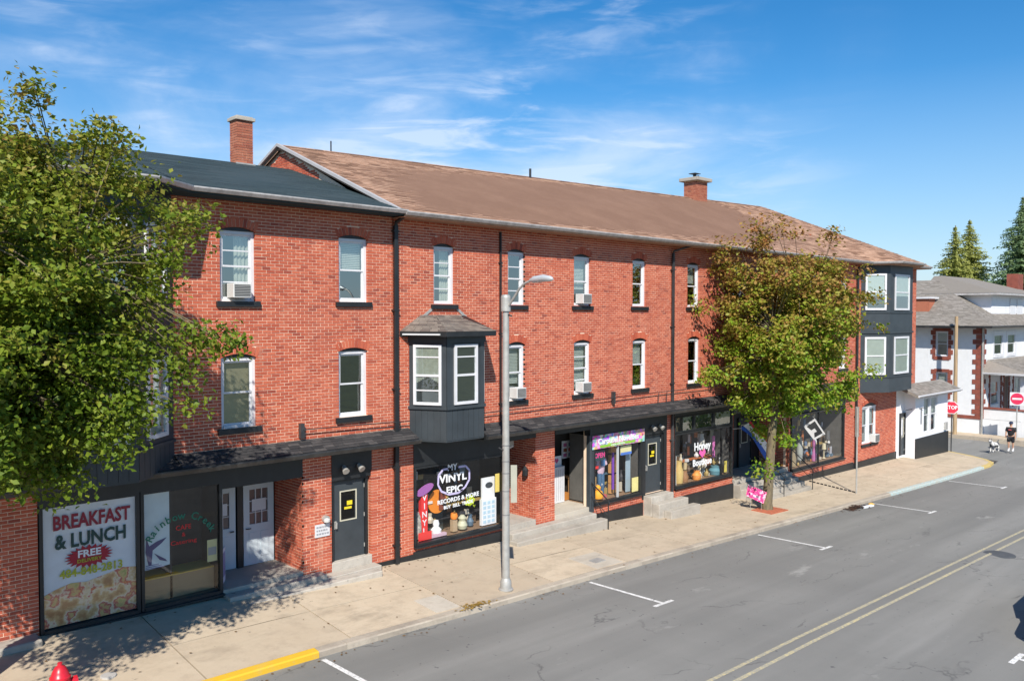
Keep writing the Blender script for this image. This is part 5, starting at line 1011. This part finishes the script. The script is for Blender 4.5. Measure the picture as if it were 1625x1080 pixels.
q.build('strap',pal((.2,.2,.2)),lp); q=MB(); q.tube([(gx-.2,gy+.05,3.42),(gx-.12,gy,3.36),(gx+.12,gy,3.36),(gx+.22,gy-.05,3.42)],.016,6); q.tube([(gx,gy,6.75),(gx+.02,gy-.2,6.7)],.02,6); q.build('hook','dgutter',lp)
sg=thing('bus_notice','narrow pale notice board fixed to the far side of the lamp post','sign',(gx+.35,gy+.25,2.35)); q=MB((Vector((gx+.12,gy-.05,0)),Vector((.72,-.69,0)).normalized(),Vector((.69,.72,0)).normalized())); q.box(0,.16,2.0,2.95,0,.02); q.build('board',pal((.38,.37,.30)),sg); sg.name='notice_board'
# fire hydrant
hy=thing('fire_hydrant','red fire hydrant on the pavement near the left corner of the picture','fire hydrant',(4.05,-3.05,gz(4.05,-3.05))); hx,hyy,hz=4.05,-3.05,gz(4.05,-3.05)-.02
HR=plain('hydrant_red',(.62,.02,.035),.35,vary=.25,scale=9)
q=MB(); q.lathe((hx,hyy,hz),[(.19,0),(.19,.05),(.14,.07),(.13,.5),(.165,.52),(.165,.56),(.13,.57)],20); q.build('barrel',HR,hy,smooth=True)
q=MB(); q.lathe((hx,hyy,hz+.57),[(.165,0),(.165,.035),(.145,.05),(.125,.12),(.08,.2),(.04,.225),(.037,.275),(.0,.28)],20); q.build('bonnet',HR,hy,smooth=True)
for dx_,dy_ in ((1,0),(-1,0),(0,-1)): q=MB(); q.tube([(hx,hyy,hz+.47),(hx+dx_*.22,hyy+dy_*.22,hz+.47)],.07,12); q.tube([(hx+dx_*.2,hyy+dy_*.2,hz+.47),(hx+dx_*.26,hyy+dy_*.26,hz+.47)],.088,8); q.build('outlet',HR,hy)
bx_=thing('valve_box','small round pale valve cover on the pavement right of the fire hydrant','cover',(5.0,-2.3,gz(5,-2.3))); q=MB(); q.lathe((5.05,-2.3,gz(5.05,-2.3)-.02),[(.14,0),(.14,.035),(.12,.04)],14); q.build('lid',pal((.45,.43,.4)),bx_)
# sign posts
def post_sign(x,y,zt,label,cat='sign',r=.035,mat='steel'):
    z=gz(x,y) if x<53 else -1.34; t=thing('sign_post',label,cat,(x,y,z)); q=MB(); q.tube([(x,y,z-.02),(x,y,zt)],r,8); q.build('post',mat,t); return t,z
gp,_=post_sign(35.35,-2.71,2.75,'bare grey metal post seen edge-on at the kerb right of the big tree','sign post',r=.035)
q=MB(); q.box(35.335,35.365,1.5,2.8,-2.78,-2.64); q.build('sign_plate','steel',gp)
def facing(x,y): # frame of a sign that faces the camera side
    d=Vector((x-CAM.x,y-CAM.y,0)).normalized(); return (Vector((x,y,0)),Vector((d.y,-d.x,0)),Vector((d.x,d.y,0)))
sf=(Vector((52.5,-.75,0)),Vector((.25,-.97,0)).normalized(),Vector((.97,.25,0)).normalized())
st,_=post_sign(52.5,-.75,1.65,'round-looking red stop sign on a dark post at the corner of the annex','stop sign',mat='dgutter')
q=MB(sf); q.prism([(.40*math.cos(R(22.5+45*k)),1.3+.40*math.sin(R(22.5+45*k))) for k in range(8)],-.06,-.05); q.build('border','white',st); q=MB(sf); q.prism([(.36*math.cos(R(22.5+45*k)),1.3+.36*math.sin(R(22.5+45*k))) for k in range(8)],-.066,-.0605); q.build('face',pal((.62,.02,.05)),st); lettering('STOP',.3,sf,0,1.3,-.07,Mw,st,bold=.006,sxx=.85)
sf=(Vector((60.7,-1.94,0)),Vector((.25,-.97,0)).normalized(),Vector((.97,.25,0)).normalized())
st,_=post_sign(60.7,-1.94,1.75,'square white sign with red disc and white bar before the porch','do not enter sign')
q=MB(sf); q.box(-.40,.40,.9,1.75,-.06,-.05); q.build('board','white',st); q=MB(sf); q.prism([(.37*math.cos(2*math.pi*k/24),1.33+.37*math.sin(2*math.pi*k/24)) for k in range(24)],-.066,-.0605); q.build('face',pal((.62,.02,.08)),st); q=MB(sf); q.box(-.27,.27,1.27,1.39,-.072,-.0665); q.build('bar','white',st)
up_=thing('utility_pole','weathered brown wooden utility pole beyond the annex roof','utility pole',(60.6,1.75,-1.33)); q=MB(); q.tube([(60.6,1.75,-1.4),(60.6,1.75,2.5),(60.6,1.75,6.65)],[.14,.125,.105],14); t=MT('weathered_pole_wood',(.42,.30,.17),.85); t.mix(t.rng(t.noise(6,5,.6,(4,4,.3)),.35,.7),(.26,.18,.11)); q.build('shaft',t.m,up_,smooth=True); q=MB(); q.tube([(60.45,1.75,6.0),(60.3,1.75,6.2)],.02,6); q.build('bolt','steel',up_)
# yard sign, flags
ys=thing('yard_sign','small pink and white yard sign leaning beside the tree trunk','yard sign',(28.5,-1.95,-.7)); fy=facing(28.45,-1.9); q=MB(fy); q.prism([(-.36,-.15),(.28,-.42),(.40,.02),(-.28,.28)],0,.015); t=MT('pink_print',(.72,.04,.22),.6); t.mix(t.rng(t.noise(9,3),.52,.56),(.78,.5,.6)); q.build('board',t.m,ys); q=MB(fy); q.tube([q.P(-.2,.01,-.74),q.P(-.2,.01,-.1)],.008,6); q.tube([q.P(.2,.01,-.74),q.P(.2,.01,-.3)],.008,6); q.build('wire_leg','steel',ys)
def flag(name,label,p0,p1,bands,w,lettr=None):
    t=thing(name,label,'flag',p0); p0=Vector(p0); p1=Vector(p1); d=p1-p0; n=10; tot=sum(b for b,_ in bands); acc=0; side=Vector((.55,-.35,-.0))
    q=MB(); q.tube([p0+Vector((0,.6,-.1)),p0,p0+Vector((.0,-.05,.0))],.014,6); q.build('pole',pal((.6,.6,.6)),t)
    for b,mt in bands:
        q=MB(); a0=acc/tot; a1=(acc+b)/tot; acc+=b
        for k in range(n):
            t0,t1=k/n,(k+1)/n; f=lambda s,u: p0+d*s+Vector((w*u*.8,-w*u*.35,w*u*.42-.10*math.sin(s*3.0)*u))+Vector((.06*math.sin(s*7+u*3),.05*math.cos(s*6),-.14*math.sin(s*3.1)*-1))
            q.poly([f(t0,a0),f(t1,a0),f(t1,a1),f(t0,a1)])
        q.build('cloth_band',mt,t,smooth=True)
    return t
flag('open_flag','blue, white and red OPEN flag sagging from a pole by the shaded steps',(29.9,-.35,2.15),(31.1,-.85,.75),[(.3,pal((.01,.08,.42))),(.45,pal((.72,.72,.74))),(.25,pal((.6,.03,.04)))],.62)
t=thing('small_flag','white flag with a black emblem tilted before the antique shop window','flag',(35.3,-.5,1.6)); fy=facing(35.55,-.7); q=MB(fy); q.prism([(-.48,1.72),(.0,2.1),(.45,1.42),(-.02,1.12)],0,.012); q.build('cloth',pal((.5,.5,.5)),t); q=MB(fy); q.prism([(-.34,1.72),(.0,1.98),(.34,1.46),(.0,1.24),(-.02,1.45),(.1,1.52),(.0,1.66),(-.14,1.56)],-.008,-.001); q.build('emblem','black',t); q=MB(fy); q.tube([q.P(.1,.5,1.9),q.P(-.05,.0,2.15),q.P(-.1,-.05,2.2)],.014,6); q.build('pole','steel',t)
# chain along the tree pit, leaf litter pile in the gutter
q=MB()
for k in range(12): 
    a=Vector((36.0,-.25,ip(ZG,36)+.03)).lerp(Vector((35.4,-2.7,gz(35.4,-2.7)+.03)),k/12); b=Vector((36.0,-.25,ip(ZG,36)+.03)).lerp(Vector((35.4,-2.7,gz(35.4,-2.7)+.03)),(k+.6)/12); q.tube([a,b],.025,5)
t=thing('chain','dark chain lying across the pavement from the antique shop to the grey post','chain',(35.7,-1.4,-.9)); q.build('links','black',t)
mb=MB(); random.seed(3)
for k in range(260):
    x=random.gauss(32.8,.35); y=random.gauss(-3.85,.13); z=rz(x,min(y,-3.62))+random.uniform(.0,.1)*math.exp(-((x-32.8)/.3)**2)+.01; a=random.uniform(0,6.28); s=random.uniform(.03,.07)
    mb.poly([(x+s*math.cos(a+i*2.1),y+s*math.sin(a+i*2.1),z+random.uniform(0,.03)) for i in range(3)])
mb.build('leaf_litter',pal((.07,.035,.02)),kind='stuff',label='dark clump of fallen leaves in the gutter',cat='leaves')
q=MB(); q.column([(33.0,-4.05),(33.75,-4.15),(33.78,-4.0),(33.05,-3.9)],rz(33.3,-4),rz(33.3,-4)+.05); item('white_litter','crumpled white wrapper in the gutter beside the leaf clump','litter',(33.4,-4.0,rz(33.3,-4)),[('scrap',q,Mw)])
q=MB(); q.lathe((33.95,-3.95,rz(34,-4)),[(.1,0),(.13,.05),(.05,.1)],8); item('yellow_litter','small orange-yellow scrap at the end of the white wrapper','litter',(33.95,-3.95,rz(34,-4)),[('body',q,pal((.7,.42,.1)))])
def scatter(name,label,fn,n,mat,s0,s1):
    mb=MB()
    for k in range(n):
        x,y,z=fn(); a=random.uniform(0,6.28); s=random.uniform(s0,s1); tl=random.uniform(-.4,.4)
        mb.poly([(x+s*math.cos(a),y+s*math.sin(a),z+.004),(x+s*.6*math.cos(a+1.6),y+s*.6*math.sin(a+1.6),z+.004+s*abs(tl)),(x-s*math.cos(a),y-s*math.sin(a),z+.006),(x+s*.6*math.cos(a-1.6),y+s*.6*math.sin(a-1.6),z+.004)])
    mb.build(name,mat,kind='stuff',label=label,cat='leaves')
def f1():
    x=random.uniform(3,46); y=random.choice([random.uniform(-3.3,-.1),random.gauss(-3.8,.12),random.uniform(-.5,-.05)]); y=min(y,-.05); return (x,y,gz(x,y)+.012 if y>-3.6 else rz(x,y)+.008)
scatter('fallen_leaves','scattered dry leaves on the pavement and along the kerb',f1,520,pal((.16,.09,.035)),.02,.045)
def f2(): x=random.gauss(12.9,.25); y=random.gauss(-3.5,.08); return (x,y,gz(x,y)+.02)
scatter('fallen_leaves','small drift of yellow leaves on the kerb left of the lamp post',f2,90,pal((.32,.20,.04)),.03,.05)
# tree pit bricks
tp=thing('tree_pit','square of orange-red paving around the right tree trunk','tree pit',(28.95,-2.1,gz(28.95,-2.1)))
for i in range(6):
    for j in range(4):
        x=28.3+.21*i+random.uniform(-.01,.01); y=-2.65+.22*j; q=MB(); z=gz(x,y); q.column([(x,y),(x+.195,y),(x+.195,y+.2),(x,y+.2)],z-.05,z+.022+random.uniform(0,.012))
        if abs(x+.1-28.95)<.2 and abs(y+.1+2.1)<.2: continue
        q.build('brick',M.setdefault('pitb',plain('pit_brick',(.48,.14,.07),.85,vary=.3,scale=8)),tp)
# opposite kerb car
car=thing('parked_car','dark navy car parked at the near kerb, only its corner in the picture','car',(22.7,-14.1,rz(22,-14))); gz_=rz(22,-14)
CB_=plain('navy_car_paint',(.008,.018,.035),.2,vary=.05)
prof=[(20.55,.35),(20.55,.62),(20.68,.80),(21.6,.95),(22.4,1.42),(24.0,1.46),(24.8,1.05),(25.2,.95),(25.3,.5),(25.2,.28),(20.7,.22)]
q=MB((Vector((0,-14.95,gz_)),Vector((1,0,0)),Vector((0,1,0)))); q.prism(prof,0,1.75); q.build('body',CB_,car,bevel=.07)
q=MB((Vector((0,-14.9,gz_)),Vector((1,0,0)),Vector((0,1,0)))); q.prism([(21.75,1.0),(22.45,1.38),(23.95,1.42),(24.6,1.05)],-.06,1.76); q.build('side_glass',pal((.02,.025,.03),.08),car)
for x in (21.2,24.35):
    for y in (-15.0,-13.4): q=MB(); q.tube([(x,y,gz_+.32),(x,y+.22,gz_+.32)],.32,24); w_=q.build('wheel',pal((.015,.015,.015)),car); q=MB(); q.tube([(x,y-.005,gz_+.32),(x,y+.226,gz_+.32)],.19,16); q.build('rim','steel',w_)
for y in (-14.85,-13.5): q=MB(); q.column([(20.54,y),(20.75,y),(20.75,y+.25),(20.54,y+.25)],gz_+.6,gz_+.72); q.build('headlight',pal((.6,.6,.62),.1),car)
# ------------------------------------------------------------------ trees
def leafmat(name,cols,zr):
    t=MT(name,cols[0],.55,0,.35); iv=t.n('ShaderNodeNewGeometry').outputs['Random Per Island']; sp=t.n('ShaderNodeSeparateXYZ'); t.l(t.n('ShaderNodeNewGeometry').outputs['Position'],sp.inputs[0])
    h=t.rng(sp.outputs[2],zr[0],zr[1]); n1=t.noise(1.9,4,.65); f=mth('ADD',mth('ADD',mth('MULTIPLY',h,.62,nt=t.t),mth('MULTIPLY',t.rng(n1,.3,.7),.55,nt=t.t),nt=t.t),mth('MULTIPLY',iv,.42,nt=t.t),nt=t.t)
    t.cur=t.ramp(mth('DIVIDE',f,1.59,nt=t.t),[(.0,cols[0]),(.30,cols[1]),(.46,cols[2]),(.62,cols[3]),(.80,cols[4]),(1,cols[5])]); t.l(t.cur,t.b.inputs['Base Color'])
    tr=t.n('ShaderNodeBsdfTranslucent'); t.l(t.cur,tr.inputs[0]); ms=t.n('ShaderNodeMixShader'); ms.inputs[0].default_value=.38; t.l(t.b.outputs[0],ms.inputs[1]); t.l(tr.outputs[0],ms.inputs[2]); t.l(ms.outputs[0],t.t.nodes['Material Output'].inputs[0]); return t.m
t=MT('tree_bark',(.20,.16,.09),.9); t.mix(t.rng(t.noise(6,6,.7,(3,3,.5)),.35,.7),(.09,.07,.05)); t.mix(t.rng(t.noise(2,3),.5,.7,0,.6),(.22,.20,.08)); t.bump(t.noise(25,5,.6,(3,3,.6)),.6,.03); M['bark']=t.m
def street_tree(label,base,trunk_h,crown,nclump,per,leaf,seed,lm,tr=.15,tip=None,sig=.24,extra=(),zmin=-9,nl=26,flare=.15):
    """crown: (centre, radii); leaf clumps sit on twigs spread through the volume"""
    rg=np.random.default_rng(seed); b=Vector(base)
    K=nl; lobes=[]
    for i in range(K):
        zz=1-2*(i+.5)/K; aa=i*2.39996+seed; hh=math.sqrt(1-zz*zz); f=rg.uniform(.55,.80) if i%4 else rg.uniform(.15,.45)
        lobes.append((np.array([hh*math.cos(aa),hh*math.sin(aa),zz])*f,rg.uniform(.20,.36)))
    t=thing('street_tree',label,'tree',b,'trees on the pavement'); c,rad=Vector(crown[0]),crown[1]
    q=MB(); top=Vector((b.x*.75+c.x*.25,b.y*.75+c.y*.25,b.z+trunk_h)); q.tube([b-Vector((0,0,.1)),b+Vector((0,0,.25)),b.lerp(top,.5)+Vector((.04,.02,0)),top],[tr*1.35,tr*1.05,tr*.92,tr*.85],14)
    lead=[top,top.lerp(c,.5),c,Vector((c.x,c.y,c.z+rad[2]*.75))]; q.tube(lead,[tr*.85,tr*.6,tr*.4,tr*.1],10,False); q.build('trunk','bark',t,smooth=True)
    q=MB(); cl=[]; k=0
    while len(cl)<nclump:
        lc,lr=lobes[rg.integers(0,K)]; v=rg.normal(size=3); v/=np.linalg.norm(v); rr=rg.uniform(.35,1)**.5
        w_=lc+v*lr*rr*np.array([1,1,.9]); fl=1+flare*max(0,w_[2]); p=Vector((c.x+w_[0]*rad[0]*fl,c.y+w_[1]*rad[1]*fl,c.z+w_[2]*rad[2]))
        if p.z<b.z+trunk_h*.8 or (p.z<zmin and p.x+p.y*.95>.6): continue
        cl.append((p,rr))
    for p in extra: cl.append((Vector(p),1.1))
    limbs=[]
    for i in range(11):
        a=2*math.pi*i/11+rg.uniform(-.3,.3); el=rg.uniform(.05,.8); s=top.lerp(c+Vector((0,0,rad[2]*.4)),rg.uniform(0,.75)); e=c+Vector((math.cos(a)*rad[0]*.48,math.sin(a)*rad[1]*.48,(el-.5)*rad[2]*.85)); m_=s.lerp(e,.5)+Vector((0,0,.25)); q.tube([s,m_,e],[tr*.34,tr*.18,tr*.05],7,False); limbs.append((s,m_,e))
    q.build('limbs','bark',t,smooth=True)
    q=MB(); pts=[l.lerp(m,f) for l,m,e in limbs for f in (.3,.7)]+[m.lerp(e,f) for l,m,e in limbs for f in (.2,.6,1)]
    for p,rr in cl[::2]+[(Vector(e),1) for e in extra]:
        s=min(pts,key=lambda w:(w-p).length); q.tube([s,s.lerp(p,.5)+Vector((0,0,.06)),p],[.022,.014,.006],4,False)
    q.build('twigs','bark',t,kind='stuff')
    P=[]; 
    for p,rr in cl:
        n=int(per*rg.uniform(.5,1.35)); sg_=sig*rg.uniform(.65,1.25); d=np.clip(rg.normal(size=(n,3)),-1.7,1.7)*[sg_,sg_,sg_*.7]; P.append(np.array(p)+d)
    P=np.concatenate(P); n=len(P); ctr=np.array(c)
    u=rg.normal(size=(n,3)); u/=np.linalg.norm(u,axis=1)[:,None]; up=rg.normal(size=(n,3))*.75+np.array([0,0,.9])+ (P-ctr)/np.array(rad)*.5; up/=np.linalg.norm(up,axis=1)[:,None]
    u=u-up*np.sum(u*up,1)[:,None]; u/=np.linalg.norm(u,axis=1)[:,None]; w=np.cross(up,u); s=leaf*rg.uniform(.6,1.3,(n,1))
    V=np.empty((n,4,3)); V[:,0]=P-u*s*.5; V[:,1]=P+w*s*.34+up*s*.08; V[:,2]=P+u*s*.5-up*s*.06; V[:,3]=P-w*s*.34+up*s*.08
    V=V.reshape(-1,3)-np.array(b); me=bpy.data.meshes.new('leaves'); i=np.arange(n)*4; F=np.stack([i,i+1,i+2,i,i+2,i+3],1).reshape(-1)
    me.vertices.add(4*n); me.vertices.foreach_set('co',V.ravel()); me.loops.add(6*n); me.loops.foreach_set('vertex_index',F); me.polygons.add(2*n); me.polygons.foreach_set('loop_start',np.arange(2*n)*3); me.polygons.foreach_set('loop_total',np.full(2*n,3)); me.update(); me.validate(); me.materials.append(lm)
    o=bpy.data.objects.new('crown',me); COL.objects.link(o); o.parent=t; o['kind']='stuff'; return t
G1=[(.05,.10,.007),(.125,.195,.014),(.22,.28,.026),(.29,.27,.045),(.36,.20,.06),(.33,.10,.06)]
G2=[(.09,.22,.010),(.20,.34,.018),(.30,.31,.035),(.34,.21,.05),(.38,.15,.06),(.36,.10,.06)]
def px(pxx,pyy,D):
    d=Vector((math.cos(AZ),math.sin(AZ),0)); r=Vector((math.sin(AZ),-math.cos(AZ),0)); return CAM+d*D+r*((pxx-812.5)/1323*D)+Vector((0,0,-(pyy-500)/1323*D))
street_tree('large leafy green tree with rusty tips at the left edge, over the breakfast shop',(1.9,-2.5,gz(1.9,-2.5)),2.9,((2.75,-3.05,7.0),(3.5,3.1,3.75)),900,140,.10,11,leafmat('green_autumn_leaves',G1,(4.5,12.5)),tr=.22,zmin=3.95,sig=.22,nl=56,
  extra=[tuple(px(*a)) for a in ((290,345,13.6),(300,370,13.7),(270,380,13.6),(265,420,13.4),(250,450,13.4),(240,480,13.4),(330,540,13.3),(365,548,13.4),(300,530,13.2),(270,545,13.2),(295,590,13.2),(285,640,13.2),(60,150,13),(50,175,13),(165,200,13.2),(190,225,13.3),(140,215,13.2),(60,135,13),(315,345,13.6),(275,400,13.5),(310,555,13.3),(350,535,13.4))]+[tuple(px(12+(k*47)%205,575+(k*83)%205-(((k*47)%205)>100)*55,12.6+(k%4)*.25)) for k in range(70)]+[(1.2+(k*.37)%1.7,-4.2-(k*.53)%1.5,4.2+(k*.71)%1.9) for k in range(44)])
street_tree('olive and rust coloured autumn tree on the pavement in front of the shaded steps',(28.98,-2.07,gz(28.98,-2.07)),2.9,((30.0,-2.2,6.1),(3.35,2.9,4.15)),640,105,.145,23,leafmat('olive_autumn_leaves',G2,(2.9,10.6)),tr=.19,sig=.24,nl=48,flare=.6,
  extra=[tuple(px(*a)) for a in ((1200,370,31),(1240,365,31),(1315,385,32),(1390,470,33),(1130,590,30.5),(1150,600,30.5),(1215,650,31),(1175,580,31),(1170,640,31),(1330,640,32.5),(1385,590,33),(1250,700,31.5),(1215,745,31),(1195,355,31),(1170,385,31),(1225,350,31.2),(1260,372,31.5),(1320,372,32),(1120,600,30.4),(1165,450,30.8),(1400,520,33.2))])
def conifer(label,x,y,h,r,seed,z0=-2,cm=None):
    rg=random.Random(seed); t=thing('conifer',label,'tree',(x,y,z0),'conifers behind the grey-roofed house'); q=MB(); q.tube([(x,y,z0),(x,y,z0+h)],[.4,.05],8); q.build('trunk','bark',t)
    mb=MB(); z=z0+h*.12
    while z<z0+h*.99:
        f=(z-z0)/h; rr=r*(1-f)*rg.uniform(.6,1.25)+.08; nb=14
        for k in range(nb):
            a=rg.uniform(0,6.28); L_=rr*rg.uniform(.5,1.1); n=int(L_/.16)+2
            for j in range(n):
                s=j/n*L_; px_,py_=x+math.cos(a)*s,y+math.sin(a)*s; pz=z-s*.12+.1*rg.random(); w_=rg.uniform(.25,.6)*(.35+1.2*(1-f))
                for _ in range(3):
                    b=rg.uniform(0,6.28); c_=rg.uniform(-1.0,-.1); mb.poly([(px_,py_,pz),(px_+w_*math.cos(b),py_+w_*math.sin(b),pz+c_*w_),(px_+w_*.8*math.cos(b+.5),py_+w_*.8*math.sin(b+.5),pz+(c_+.35)*w_)])
        z+=rg.uniform(.16,.3)
    mb.build('crown',cm,t,kind='stuff'); return t
cm=leafmat('conifer_needles',[(0.17,0.24,0.07),(0.26,0.32,0.09),(0.34,0.37,0.10),(0.41,0.42,0.12),(0.34,0.37,0.12),(0.24,0.31,0.10)],(3,18)); cm2=leafmat('dark_conifer_needles',[(0.14,0.20,0.10),(0.17,0.26,0.14),(0.20,0.31,0.15),(0.26,0.34,0.15),(0.20,0.29,0.17),(0.15,0.24,0.17)],(3,18))
conifer('lone olive-green conifer with double tip behind the grey-roofed house',96,12.3,18.8,8.6,5,cm=cm); conifer('second tip of the olive-green conifer, slightly left and lower',93,12.7,18.0,7.8,6,cm=cm)
conifer('darker conifer at the right edge behind the house chimney',92,6.3,20.2,9.0,8,cm=cm2)
mb=MB(); rg=random.Random(9)
for k in range(4200):
    x=rg.uniform(150,330); y=rg.uniform(-10,60)+(x-150)*.3; z=-2+rg.random()**.6*(8.6+2*math.sin(x*.09)); w_=1.4; b=rg.uniform(0,6.28)
    mb.poly([(x,y,z),(x+w_*math.cos(b),y+w_*math.sin(b),z+.4),(x+w_*math.cos(b+1),y+w_*math.sin(b+1),z+1.2)])
mb.build('distant_trees',cm,kind='stuff',label='low distant tree line beyond the houses',cat='trees')
# ------------------------------------------------------------------ person with dog
def skin(name,verts,edges,radii,mat,parent,sub=2,root=0):
    off=OFF[parent.name]; me=bpy.data.meshes.new(name); me.from_pydata([tuple(Vector(v)-off) for v in verts],edges,[]); o=bpy.data.objects.new(name,me); COL.objects.link(o); o.parent=parent
    m=o.modifiers.new('s','SKIN'); sk=me.skin_vertices[0].data if me.skin_vertices else None
    if sk is None:
        me.attributes; bm=bmesh.new(); bm.from_mesh(me); bm.verts.layers.skin.verify(); bm.to_mesh(me); bm.free(); sk=me.skin_vertices[0].data
    for i,r_ in enumerate(radii): sk[i].radius=(r_,r_) if not isinstance(r_,tuple) else r_; sk[i].use_root=(i==root)
    s=o.modifiers.new('u','SUBSURF'); s.levels=sub; s.render_levels=sub; me.materials.append(mat)
    me.polygons.foreach_set('use_smooth',[True]*len(me.polygons)); m.use_smooth_shade=True; return o
gp_=-1.47; PX_,PY_=56.4,-2.8
per=thing('person','person in dark cap, black t-shirt and dark shorts walking a dog across the side street','person',(PX_,PY_,gp_))
SK=plain('skin_tone',(.48,.27,.18),.6,vary=.08)
def pp_(dx,dy,z): return (PX_+dx,PY_+dy,gp_+z)
# one continuous body: pelvis root
V=[pp_(0,0,.90),pp_(0,0,1.10),pp_(0,0,1.32),pp_(0,0,1.45),pp_(.01,0,1.53),pp_(.01,0,1.62),pp_(.01,0,1.72),
 pp_(-.03,.19,1.38),pp_(-.06,.24,1.12),pp_(-.12,.24,.88),pp_(-.14,.24,.78), pp_(-.03,-.19,1.38),pp_(-.02,-.25,1.12),pp_(-.06,-.25,.88),pp_(-.09,-.25,.78),
 pp_(0,.10,.86),pp_(-.06,.10,.48),pp_(0,.10,.09),pp_(-.16,.10,.04), pp_(0,-.10,.86),pp_(.06,-.10,.48),pp_(.12,-.10,.10),pp_(-.02,-.10,.04)]
E=[(0,1),(1,2),(2,3),(3,4),(4,5),(5,6),(2,7),(7,8),(8,9),(9,10),(2,11),(11,12),(12,13),(13,14),(0,15),(15,16),(16,17),(17,18),(0,19),(19,20),(20,21),(21,22)]
Rr=[.15,.145,.16,.07,.06,.10,.07,.065,.05,.038,.042,.065,.05,.038,.042,.10,.065,.04,.04,.10,.065,.04,.04]
skin('body',V,E,Rr,SK,per)
skin('shirt',[pp_(0,0,.86),pp_(0,0,1.1),pp_(0,0,1.34),pp_(0,0,1.43),pp_(-.03,.2,1.38),pp_(-.05,.245,1.16),pp_(-.03,-.2,1.38),pp_(-.03,-.255,1.16)],[(0,1),(1,2),(2,3),(2,4),(4,5),(2,6),(6,7)],[.18,.175,.19,.09,.09,.075,.09,.075],pal((.012,.012,.014)),per)
skin('shorts',[pp_(0,0,.88),pp_(0,.10,.80),pp_(-.04,.105,.50),pp_(0,-.10,.80),pp_(.04,-.105,.50)],[(0,1),(1,2),(0,3),(3,4)],[.17,.13,.10,.13,.10],pal((.015,.017,.022)),per)
q=MB(); q.lathe(pp_(.01,0,1.66),[(.11,0),(.115,.04),(.1,.1),(.05,.13),(0,.135)],14); q.box(0,.01,0,.01,0,.01) if False else None; q.build('cap',pal((.02,.03,.07)),per,smooth=True); q=MB(); q.column([(PX_-.22,PY_-.07),(PX_-.08,PY_-.09),(PX_-.08,PY_+.09),(PX_-.22,PY_+.07)],gp_+1.66,gp_+1.675); q.build('cap_peak',pal((.02,.03,.07)),per)
q=MB(); q.column([(PX_-.205,PY_-.08),(PX_-.195,PY_-.08),(PX_-.195,PY_+.08),(PX_-.205,PY_+.08)],gp_+1.28,gp_+1.33); q.build('chest_print',pal((.6,.1,.1)),per)
for s,dx_ in ((1,0),(-1,.12)): q=MB(); q.lathe(pp_(dx_-.07,s*.10,-.0),[(.06,0),(.07,.04),(.05,.09),(.02,.1)],12,2.0,.9); q.build('shoe',pal((.6,.6,.6)),per,smooth=True); q=MB(); q.tube([pp_(dx_,s*.10,.08),pp_(dx_-.005,s*.1,.2)],.05,10); q.build('sock',pal((.65,.65,.65)),per,smooth=True)
DX,DY=55.35,-2.2; dog=thing('dog','grey and white dog standing on a leash beside the walking person','dog',(DX,DY,gp_))
def dp(a,b,z): return (DX+a,DY+b,gp_+z)
V=[dp(.30,-.05,.46),dp(.0,0,.47),dp(-.28,.03,.50),dp(-.42,.05,.62),dp(-.52,.06,.70),dp(-.66,.07,.66),dp(.42,-.07,.56),dp(.5,-.1,.68),
 dp(.30,.05,.34),dp(.24,.05,.22),dp(.34,.05,.14),dp(.30,.05,.02), dp(.30,-.15,.34),dp(.26,-.15,.22),dp(.36,-.15,.14),dp(.32,-.15,.02), dp(-.28,.11,.34),dp(-.27,.11,.18),dp(-.29,.11,.02), dp(-.28,-.05,.34),dp(-.32,-.05,.18),dp(-.34,-.05,.02)]
E=[(0,1),(1,2),(2,3),(3,4),(4,5),(0,6),(6,7),(0,8),(8,9),(9,10),(10,11),(0,12),(12,13),(13,14),(14,15),(2,16),(16,17),(17,18),(2,19),(19,20),(20,21)]
Rr=[.12,.13,.15,.10,.10,.045,.04,.03,.08,.055,.035,.035,.08,.055,.035,.035,.06,.04,.035,.06,.04,.035]
t=MT('husky_fur',(.62,.60,.57),.9); t.mix(t.rng(t.noise(3.2,3),.47,.55),(.05,.055,.07)); skin('body',V,E,Rr,t.m,dog)
for s in (-1,1): q=MB(); q.tube([dp(-.50,.06+s*.055,.77),dp(-.50,.06+s*.07,.86)],[.035,.005],6); q.build('ear',pal((.06,.06,.07)),dog)
q=MB(); q.tube([dp(-.40,.05,.62),((DX+PX_)/2-.1,(DY+PY_)/2,gp_+.62),pp_(-.14,.24,.76)],.009,5); item('leash','pale leash running from the dog to the hand of the walking person','leash',(DX,DY,gp_+.6),[('strap',q,pal((.45,.42,.3)))])
